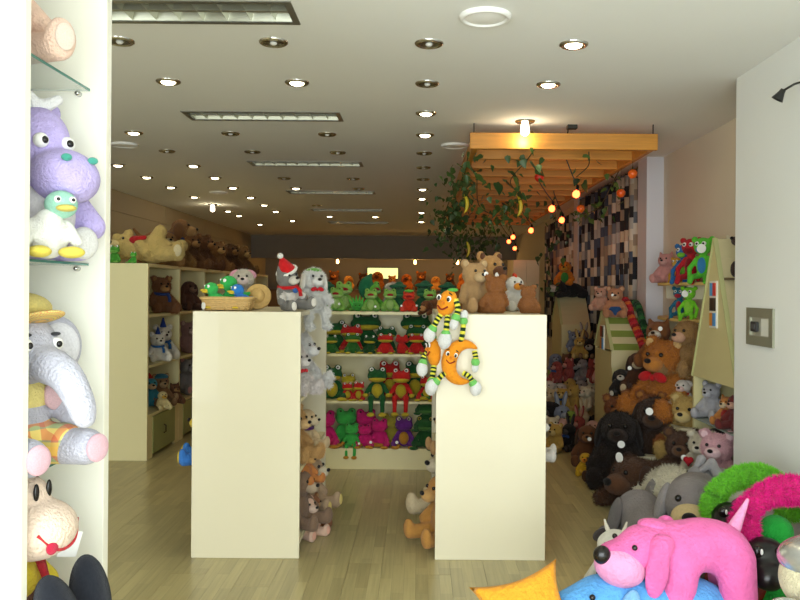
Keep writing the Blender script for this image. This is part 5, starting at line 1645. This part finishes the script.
for k, (f, s, rz, c, m_, e, lb) in enumerate(((9.15, 0.42, 60, '#7a5330', '#9a7448', 'droop', 'brown plush dog on the shelf top, third of the brown row'), (9.75, 0.44, 70, '#6a4426', '#8c6236', 'round', 'dark brown plush bear on the shelf top behind the dogs'),
                                              (10.4, 0.40, 50, '#8a6238', '#b08c5c', 'round', 'medium brown plush bear far along the shelf top'), (11.1, 0.42, 60, '#5c3e24', '#7c5a34', 'droop', 'very dark brown plush dog far along the shelf top'),
                                              (11.9, 0.42, 60, '#7a5a34', '#a08254', 'round', 'farthest brown plush bear on the shelf top'), (8.85, 0.34, 30, '#96703e', '#b89866', 'flop', 'light brown plush rabbit tucked behind the standing dog'))):
    sitter('plush_' + {'droop': 'dog', 'round': 'bear', 'flop': 'rabbit'}[e], lb, 'plush ' + {'droop': 'dog', 'round': 'bear', 'flop': 'rabbit'}[e], (-2.62, f, LH), s, rz, c, m_, e, fluffy=0.01, group=WF)
# compartments (bay, fraction, level)
cx = LX1 - 0.10
def comp(kind, label, k, f, z, s, rz, **kw):
    return sitter('plush_' + kind, label, 'plush ' + kind, (cx + kw.pop('dx', 0), wy(k, f), z), s, rz, group=WF, **kw)
t = comp('bear', 'shaggy brown plush bear with blue scarf in the nearest top compartment', 0, 0.72, LZ[2], 0.36, 40, main='#8a5830', muzzle='#a87a48', fluffy=0.014)
scarf(t, '#2a3f80', 0.52, 0.20)
t = comp('bear', 'white plush bear in tall blue cone hat in the nearest middle compartment', 0, 0.78, LZ[1], 0.34, 35, main='#d6d2c6', muzzle='#e6e2d8')
cone_hat(t, '#2a448e', (0, -0.02, 0.90), 0.10, 0.30)
scarf(t, '#2f6ab0', 0.52, 0.20)
t = comp('bear', 'smaller white plush bear in blue cone hat beside the taller one', 0, 0.52, LZ[1], 0.28, 35, main='#dedacf', muzzle='#eae6dc', dx=0.03)
cone_hat(t, '#2a448e', (0, -0.02, 0.90), 0.10, 0.28)
scarf(t, '#2f6ab0', 0.52, 0.20)
comp('dog', 'small brown plush dog behind the white bears in blue hats', 0, 0.88, LZ[1], 0.22, 40, main='#8a5a34', muzzle='#b08a5c', ear='droop')
t = comp('bear', 'brown plush bear in teal knit cap in the nearest lower compartment', 0, 0.72, LZ[0], 0.31, 40, main='#8a6a4a', muzzle='#b89a74')
part('cap', E((0, 0, 0.90), (0.24, 0.22, 0.10)), '#2a6f8c', t)
comp('duck', 'pale yellow plush duck at the front of the lower compartment', 0, 0.45, LZ[0], 0.18, 40, main='#d8c890', muzzle='#d8a840', ear='none', dx=0.10)
comp('owl', 'brown plush owl with big white eye discs in the lower compartment', 0, 0.85, LZ[0], 0.21, 40, main='#6a452c', muzzle='#a07a4c', ear='cat', dx=0.10, belly='#b89870')
t = comp('clown', 'red-capped plush figure at the back of the lower compartment', 0, 0.62, LZ[0], 0.30, 40, main='#3a8aa0', muzzle='#d8b890', ear='none', dx=-0.08)
cone_hat(t, '#b8302a', (0, 0, 0.90), 0.13, 0.18)
comp('dog', 'dark brown plush dog in the second top compartment', 1, 0.70, LZ[2], 0.34, 50, main='#5a3a2c', muzzle='#8a6a54', ear='droop')
comp('bear', 'dusty pink plush bear in the second middle compartment', 1, 0.70, LZ[1], 0.34, 50, main='#b08a86', muzzle='#d0b4ae', fluffy=0.01)
t = comp('mouse', 'grey plush mouse with pink feet in the second lower compartment', 1, 0.70, LZ[0], 0.40, 50, main='#8c8c94', muzzle='#b8b4b8', pad='#d8a0a8', earc='#c89aa0')
for k, (c, m_, e, lb) in enumerate((('#a07a4a', '#c8a878', 'round', 'tan plush bear in the third top compartment of the wall shelving'), ('#7a5640', '#a88468', 'droop', 'brown plush dog in the third middle compartment of the wall shelving'), ('#b8a890', '#d0c4ae', 'long', 'pale plush rabbit in the third lower compartment of the wall shelving'))):
    comp({'round': 'bear', 'droop': 'dog', 'long': 'rabbit'}[e], lb, 2, 0.70, LZ[2 - k], 0.30, 50, main=c, muzzle=m_, ear=e)

# ------------------------------------------------------------ right side: playhouses, wall shelves, floor heap
# long-armed plush on the rounded shelves
def longarm(label, px, Y, z, s, rz, main, belly=None, tagp=None, arms='down'):
    t = new_toy('plush_longarm', label, 'plush monkey', (X(px, Y), Y, z), s, rz)
    part('body', proto(('longarm', arms), lambda: sdf_mesh('body', [E((0, 0, 0.36), (0.15, 0.13, 0.26)), E((0, -0.02, 0.78), (0.20, 0.18, 0.19))] + both(E((0.19, 0, 0.93), 0.07), K((0.13, 0, 0.52), (0.27, -0.08, 0.30), 0.055, 0.05), K((0.27, -0.08, 0.30), (0.24, -0.16, 0.06), 0.05, 0.05), K((0.09, -0.02, 0.14), (0.16, -0.26, 0.10), 0.07, 0.06), K((0.16, -0.26, 0.10), (0.17, -0.32, -0.0), 0.06, 0.06)), 0.035, 34)), main, t)
    if belly:
        part('belly', E((0, -0.08, 0.36), (0.10, 0.07, 0.18)), belly, t)
    eyes(t, 0.075, -0.165, 0.83, 0.05, True)
    part('muzzle', E((0, -0.17, 0.70), (0.11, 0.06, 0.07)), belly or main, t)
    if tagp:
        hang_tag(t, tagp, 0.10)
SZ = 1.632
longarm('lime green long-armed plush monkey on the upper rounded shelf', 703, 6.45, SZ, 0.37, -40, '#5fc838', '#3f8fd0', (0.05, -0.24, 0.72))
longarm('red long-armed plush monkey on the upper rounded shelf', 691, 6.74, SZ, 0.38, -45, '#b5202a', '#8a1820')
longarm('blue long-armed plush monkey behind the red one', 684, 6.92, SZ, 0.34, -45, '#2f6fb0', '#7cc83a')
longarm('mustard plush monkey on the upper rounded shelf', 677, 7.10, SZ, 0.23, -45, '#c8962e', '#d8b050')
sitter('plush_pig', 'pink plush pig at the end of the upper rounded shelf', 'plush pig', (X(666, 7.42), 7.42, SZ), 0.29, -40, '#c9908a', '#d8a49c', 'cat')
longarm('lime green long-armed plush monkey on the lower rounded shelf', 689, 6.79, 1.322, 0.28, -35, '#7fd82e', '#98e048', (-0.05, -0.24, 0.76))
longarm('teal long-armed plush monkey on the lower rounded shelf', 680, 7.02, 1.322, 0.28, -40, '#1f6a86', '#b02a3a')
# dark bear peeking beside the near wall
sitter('plush_bear', 'very dark brown plush bear peeking out beside the near wall edge', 'plush bear', (2.29, 5.50, 1.651), 0.38, -85, '#33231c', '#4a342a')
box_t = tag(empty('corner_shelf', (2.10, 5.40, 1.65)), 'small dark corner shelf under the very dark brown bear', 'wall shelf')
box('shelf_board', (0.0, 0.34, 0.0, 0.34, -0.016, 0.0), mat('#5a4a34', 0.6, name='dark_board'), box_t)
box('bracket', (0.31, 0.34, 0.15, 0.19, -0.12, -0.016), DARK_METAL, box_t)
# on the striped roof
def snake(pts, rad, cols, label):
    t = new_toy('plush_snake', label, 'plush snake', pts[0], 1.0)
    P = [np.array(p) - np.array(pts[0]) for p in catmull(pts, 6)]
    for i, (a, b) in enumerate(zip(P, P[1:])):
        link('body_ring', tube_mesh('body_ring', [tuple(a - 0.12 * (b - a)), tuple(b)], rad, 8), t, m=plush(cols[i % len(cols)]))
    part('head', E(tuple(P[-1]), (rad * 1.5, rad * 1.7, rad * 1.2)), cols[0], t)
    for q in (-1, 1):
        part('eye', E((P[-1][0] + q * rad * 0.8, P[-1][1] - rad * 1.2, P[-1][2] + rad * 0.8), rad * 0.35), WHITE_EYE, t)
snake([(1.98, 7.92, 1.44), (2.03, 7.80, 1.45), (2.06, 7.68, 1.28), (2.10, 7.56, 1.12), (2.12, 7.47, 1.00), (2.14, 7.45, 0.92)], 0.042, ['#b01f26', '#c8303a', '#8e1a20', '#d2642a'], 'red ringed plush snake draped down the striped roof')
snake([(2.09, 7.90, 1.44), (2.13, 7.76, 1.42), (2.15, 7.62, 1.24), (2.18, 7.50, 1.06), (2.20, 7.44, 0.90), (2.17, 7.43, 0.78)], 0.036, ['#1f4a26', '#2f6a34', '#16381c'], 'dark green plush snake draped beside the red one')
t = sitter('plush_monkey', 'tan plush monkey in blue overalls sitting on the striped roof ridge', 'plush monkey', (1.90, 7.70, 1.30), 0.30, -15, '#b8805c', '#d0a480', 'round', tagp=(-0.08, -0.34, 0.72))
part('overalls', [E((0, 0.01, 0.25), (0.24, 0.21, 0.22))], '#2a4f80', t)
sitter('plush_monkey', 'pink-beige plush monkey at the ridge end of the striped roof', 'plush monkey', (1.80, 7.88, 1.36), 0.24, -30, '#c09078', '#d8b098', 'round')
# on the far playhouse
lier('plush_dog', 'black and white plush dog lying on the far playhouse', 'plush dog', (1.95, 10.55, 1.46), 0.52, -60, '#2c2c2c', '#c8c4b8', '#222222')
t = sitter('plush_parrot', 'orange and green plush parrot on the far playhouse', 'plush parrot', (1.93, 10.5, 1.62), 0.34, -20, '#c8781e', '#d8a030', 'none', belly='#3a8a3a')
# house cubby toys
hx = 2.20
sitter('plush_mouse', 'pale grey plush mouse on the glass shelf of the tall playhouse', 'plush mouse', (hx - 0.02, 5.92, 0.622), 0.27, -50, '#a6a4a8', '#c0bec2', 'round', face=True)
sitter('plush_cat', 'ginger plush cat in red on the glass shelf of the tall playhouse', 'plush cat', (hx - 0.02, 5.62, 0.622), 0.21, -55, '#b8783c', '#d8c09a', 'cat', belly='#9a2a24')
sitter('plush_doll', 'dark haired plush doll on the glass shelf near the wall edge', 'plush doll', (hx - 0.03, 5.42, 0.622), 0.25, -60, '#6a2a28', '#d8a890', 'none')
sitter('plush_doll', 'dark haired plush doll under the glass shelf', 'plush doll', (hx, 5.85, 0.201), 0.38, -50, '#2e2420', '#d8a48a', 'none')
t = sitter('plush_bear', 'white plush teddy holding a red heart, in front of the tall playhouse', 'plush bear', (2.04, 5.72, 0.201), 0.36, -35, '#d6ccb4', '#e4dcc8', fluffy=0.008)
part('heart', heart_mesh('heart', 0.16, 0.05, 20), '#b81f2c', t).location = (-0.18, -0.30, 0.42)
t = sitter('plush_bear', 'pale pink plush teddy with shiny foil bow in front of the tall playhouse', 'plush bear', (2.03, 5.40, 0.201), 0.42, -38, '#dcaab2', '#ecc6cc', fluffy=0.006)
part('foil_bow', [E((-0.20, -0.26, 0.42), (0.10, 0.06, 0.08)), E((-0.10, -0.26, 0.40), (0.09, 0.06, 0.07))], SAT, t)
sitter('plush_chick', 'tiny orange plush chick at the feet of the pink teddy', 'plush chick', (X(716, 5.0), 5.0, 0.28), 0.12, -20, '#dc8a24', '#e0a040', 'none')

# large dogs and bears of the floor heap
DKB, BLK = '#3a2618', '#241a14'
sitter('plush_dog', 'big blackish brown plush dog with white round tag sitting in the heap', 'plush dog', (X(620, 6.45), 6.45, 0.0), 0.62, -18, BLK, '#2e2018', 'droop', '#1c1410', fluffy=0.006, tagp=(0.06, -0.46, 0.60), fat=1.15)
sitter('plush_dog', 'dark brown plush dog with white tag beside the big blackish one', 'plush dog', (X(657, 6.50), 6.50, 0.10), 0.64, -25, DKB, '#4a3220', 'droop', '#2e1e14', fluffy=0.006, tagp=(-0.02, -0.40, 0.80), fat=1.1)
lier('plush_dog', 'dark brown plush dog lying in front with nose towards the aisle', 'plush dog', (X(655, 5.80), 5.80, 0.0), 0.80, -62, '#4a2f1c', '#5a3a24', '#3a2416', tagp=(-0.05, -0.36, 0.46), fluffy=0.006)
sitter('plush_bear', 'dark brown plush bear with white tag low beside the white teddy', 'plush bear', (X(683, 5.95), 5.95, 0.08), 0.46, -25, '#4e3220', '#65452c', fluffy=0.008, tagp=(0.08, -0.40, 0.60))
sitter('plush_bear', 'fluffy cream plush bear in the middle of the heap', 'plush bear', (X(690, 6.30), 6.30, 0.25), 0.50, -40, '#c9a860', '#d8bf80', fluffy=0.014, fat=1.2)
t = sitter('plush_bear', 'large golden brown plush bear with red bow high on the heap', 'plush bear', (X(666, 6.62), 6.62, 0.52), 0.66, -52, '#b06a22', '#c07c34', earc='#e0b878', fluffy=0.010, fat=1.1)
bow(t, '#c41a1e', (-0.02, -0.24, 0.50), 0.11)
sitter('plush_bear', 'medium brown plush bear slumped under the golden one', 'plush bear', (X(652, 6.55), 6.55, 0.30), 0.44, -30, '#8a4f20', '#a06a30', fluffy=0.01)
sitter('plush_bear', 'reddish brown plush bear behind the blackish dog', 'plush bear', (X(618, 6.85), 6.85, 0.25), 0.42, -15, '#7a4420', '#98602e', fluffy=0.01)
sitter('plush_bear', 'chestnut plush bear between the two dark dogs', 'plush bear', (X(638, 6.75), 6.75, 0.28), 0.44, -20, '#80461e', '#9c6230', fluffy=0.01)
sitter('plush_dog', 'small brown plush dog with white tag at the front of the heap', 'plush dog', (X(589, 6.95), 6.95, 0.05), 0.36, -15, '#5a361c', '#7a5028', 'droop', '#3f2614', tagp=(0.06, -0.42, 0.68))
sitter('plush_duck', 'small yellow plush duck on the floor at the front of the heap', 'plush duck', (X(587, 6.75), 6.75, 0.0), 0.20, -20, '#d0a424', '#e08a20', 'none')
sitter('plush_dog', 'brown plush dog with black ears lying by the aisle edge of the heap', 'plush dog', (X(606, 6.55), 6.55, 0.0), 0.34, -40, '#4a2e1a', '#6a4426', 'droop', '#20140c')
sitter('plush_fox', 'brown and white plush fox on the ledge by the column', 'plush fox', (X(659, 6.95), 6.95, 0.90), 0.42, -35, '#7a4a26', '#d8cfc0', 'cat', belly='#d6cec0', tagp=(0.12, -0.26, 0.80))
sitter('plush_dog', 'tan plush dog leaning on the slope of the tall playhouse', 'plush dog', (X(689, 6.50), 6.50, 0.88), 0.46, -60, '#a8804c', '#d8a888', 'droop', '#8a6438', fluffy=0.01)
sitter('plush_dog', 'black and white plush dog beside the striped playhouse', 'plush dog', (X(622, 7.10), 7.10, 0.62), 0.26, -20, '#241e1a', '#cfc6b4', 'droop', '#1a1512', pad='#d0c8b8')
sitter('plush_dog', 'dark brown plush dog with cream paws beside the golden bear', 'plush dog', (X(640, 7.05), 7.05, 0.66), 0.38, -25, '#4a2c1a', '#cdb892', 'droop', '#331f12', pad='#cdb892', tagp=(-0.15, -0.40, 0.60))
sitter('plush_dog', 'small black plush dog under the eave of the striped playhouse', 'plush dog', (X(634, 7.0), 7.0, 0.45), 0.28, -15, '#2a1e18', '#b8a482', 'droop', '#1c1410')
sitter('plush_rabbit', 'small white plush rabbit with red collar below the golden bear', 'plush rabbit', (X(684, 6.45), 6.45, 0.60), 0.26, -40, '#cfc6bc', '#dcb8b0', 'flop')
scarf(bpy.data.objects[[o.name for o in C.objects if o.type == 'EMPTY'][-1]], '#b81f24', 0.52, 0.19, ends=False)

# low cream table carrying the far heap
t = tag(empty('low_display_table', (1.10, 8.6, 0)), 'low cream display table buried under the far plush heap', 'table')
box('table_top', (0, 0.72, 0, 1.9, 0.20, 0.24), CREAM_IN, t)
for x in (0.04, 0.64):
    for y in (0.04, 1.82):
        box('leg', (x, x + 0.04, y, y + 0.04, 0, 0.20), CREAM_IN, t)
pal = [('white', '#cfc6b8', '#ddd4c8'), ('cream', '#c6b08a', '#d8c8a4'), ('pale pink', '#c8a098', '#dcbcb4'), ('black', '#1e1b1b', '#4a4440'), ('tan', '#a88658', '#c4a678'), ('grey', '#8c8684', '#aea8a4'), ('brown', '#6a4a30', '#947450'), ('dusty red', '#94423c', '#c08c7c'), ('blue-grey', '#7c869a', '#a8b0bc'), ('lime', '#84a03c', '#a8c064'), ('mustard', '#b8964a', '#d0b878'), ('ivory', '#d6cdb0', '#e2dcc6')]
kinds = [('bear', 'round'), ('dog', 'droop'), ('rabbit', 'long'), ('cat', 'cat'), ('lamb', 'flop')]
spots = []
rg = random.Random(11)
# rows of the far heap, front row on the floor, rising towards the curtains
for row, (Yr, z, pxs, s) in enumerate(((7.75, 0.0, (557, 571), 0.27), (8.15, 0.0, (553, 566, 580, 594), 0.27), (8.5, 0.0, (602, 590), 0.26), (8.38, 0.0, (551, 562, 573, 584), 0.36), (8.75, 0.241, (553, 563, 575, 587), 0.27), (9.2, 0.241, (550, 561, 571, 582, 592), 0.28), (9.7, 0.241, (553, 563, 574, 584), 0.30), (9.3, 0.50, (558, 570, 584, 594), 0.27), (9.9, 0.52, (556, 567, 578), 0.28), (9.6, 0.75, (580, 589), 0.28), (9.9, 0.80, (574, 584), 0.28), (8.9, 0.0, (604, 612, 608), 0.30), (8.8, 0.28, (604, 612), 0.29), (8.7, 0.54, (603, 611), 0.28))):
    for px in pxs:
        spots.append((px, Yr + rg.uniform(-0.08, 0.08), z, s * rg.uniform(0.9, 1.15)))
order = [(c, k) for k in range(5) for c in range(12)]
rg.shuffle(order)
where = ['at the foot of the far heap', 'on the lower slope of the far heap', 'midway up the far heap', 'near the top of the far heap', 'beside the striped playhouse']
for i, (px, Yv, z, s) in enumerate(spots):
    c, k = order[i % len(order)]
    cn, mc, mz = pal[c]
    kn, er = kinds[k]
    if px > 598:
        cn, mc, mz = pal[(0, 2, 1, 5)[i % 4]]
        wh = where[4]
        lb = f'small {cn} plush {kn} {wh}, {ordn[i % 14]} of that little pile'
    else:
        wh = where[0 if z < 0.1 else 1 if z < 0.3 else 2 if z < 0.6 else 3]
        lb = f'small {cn} plush {kn} {wh}'
    t = sitter('plush_' + kn, lb, 'plush ' + kn, (X(px, Yv), Yv, z), s, rg.uniform(-70, 25), mc, mz, er, group='small plush of the far heap', n=20, pad=mz)
    if i % 4 == 1:
        bow(t, ('#b8242c', '#3a5a9a', '#c8a030')[i % 3], (0, -0.22, 0.5), 0.09)
for px, z, lb in ((592, 0.95, 'black plush cat reaching up the curtain'), (600, 0.80, 'black plush dog between far heap and striped playhouse'), (578, 0.72, 'black plush lamb with white face in the far heap')):
    sitter('plush_cat', lb, 'plush cat', (X(px, 9.5), 9.5, z - 0.3), 0.36, -30, '#171414', '#b8b0a4', 'cat', n=22)

# ------------------------------------------------------------ plush along the back counter, under the warm lamps
cols = ['#c87a2c', '#a85a20', '#6a3c1a', '#d89a48', '#4a2c16', '#b86a28']
cn = ['amber', 'rust brown', 'chocolate', 'honey', 'dark coffee', 'copper']
for i in range(12):
    px = 305 + i * 14.5
    Yv = 21.15
    sitter('plush_bear', f'{cn[i % 6]} plush bear on the back counter, {ordn[i]} from the left', 'plush bear', (X(px, Yv), Yv, 1.54), 0.40 + 0.06 * ((i * 7) % 3), -10 + 5 * (i % 5), cols[i % 6], cols[(i + 3) % 6], ('round', 'droop')[i % 2], group='plush on the back counter', n=18)
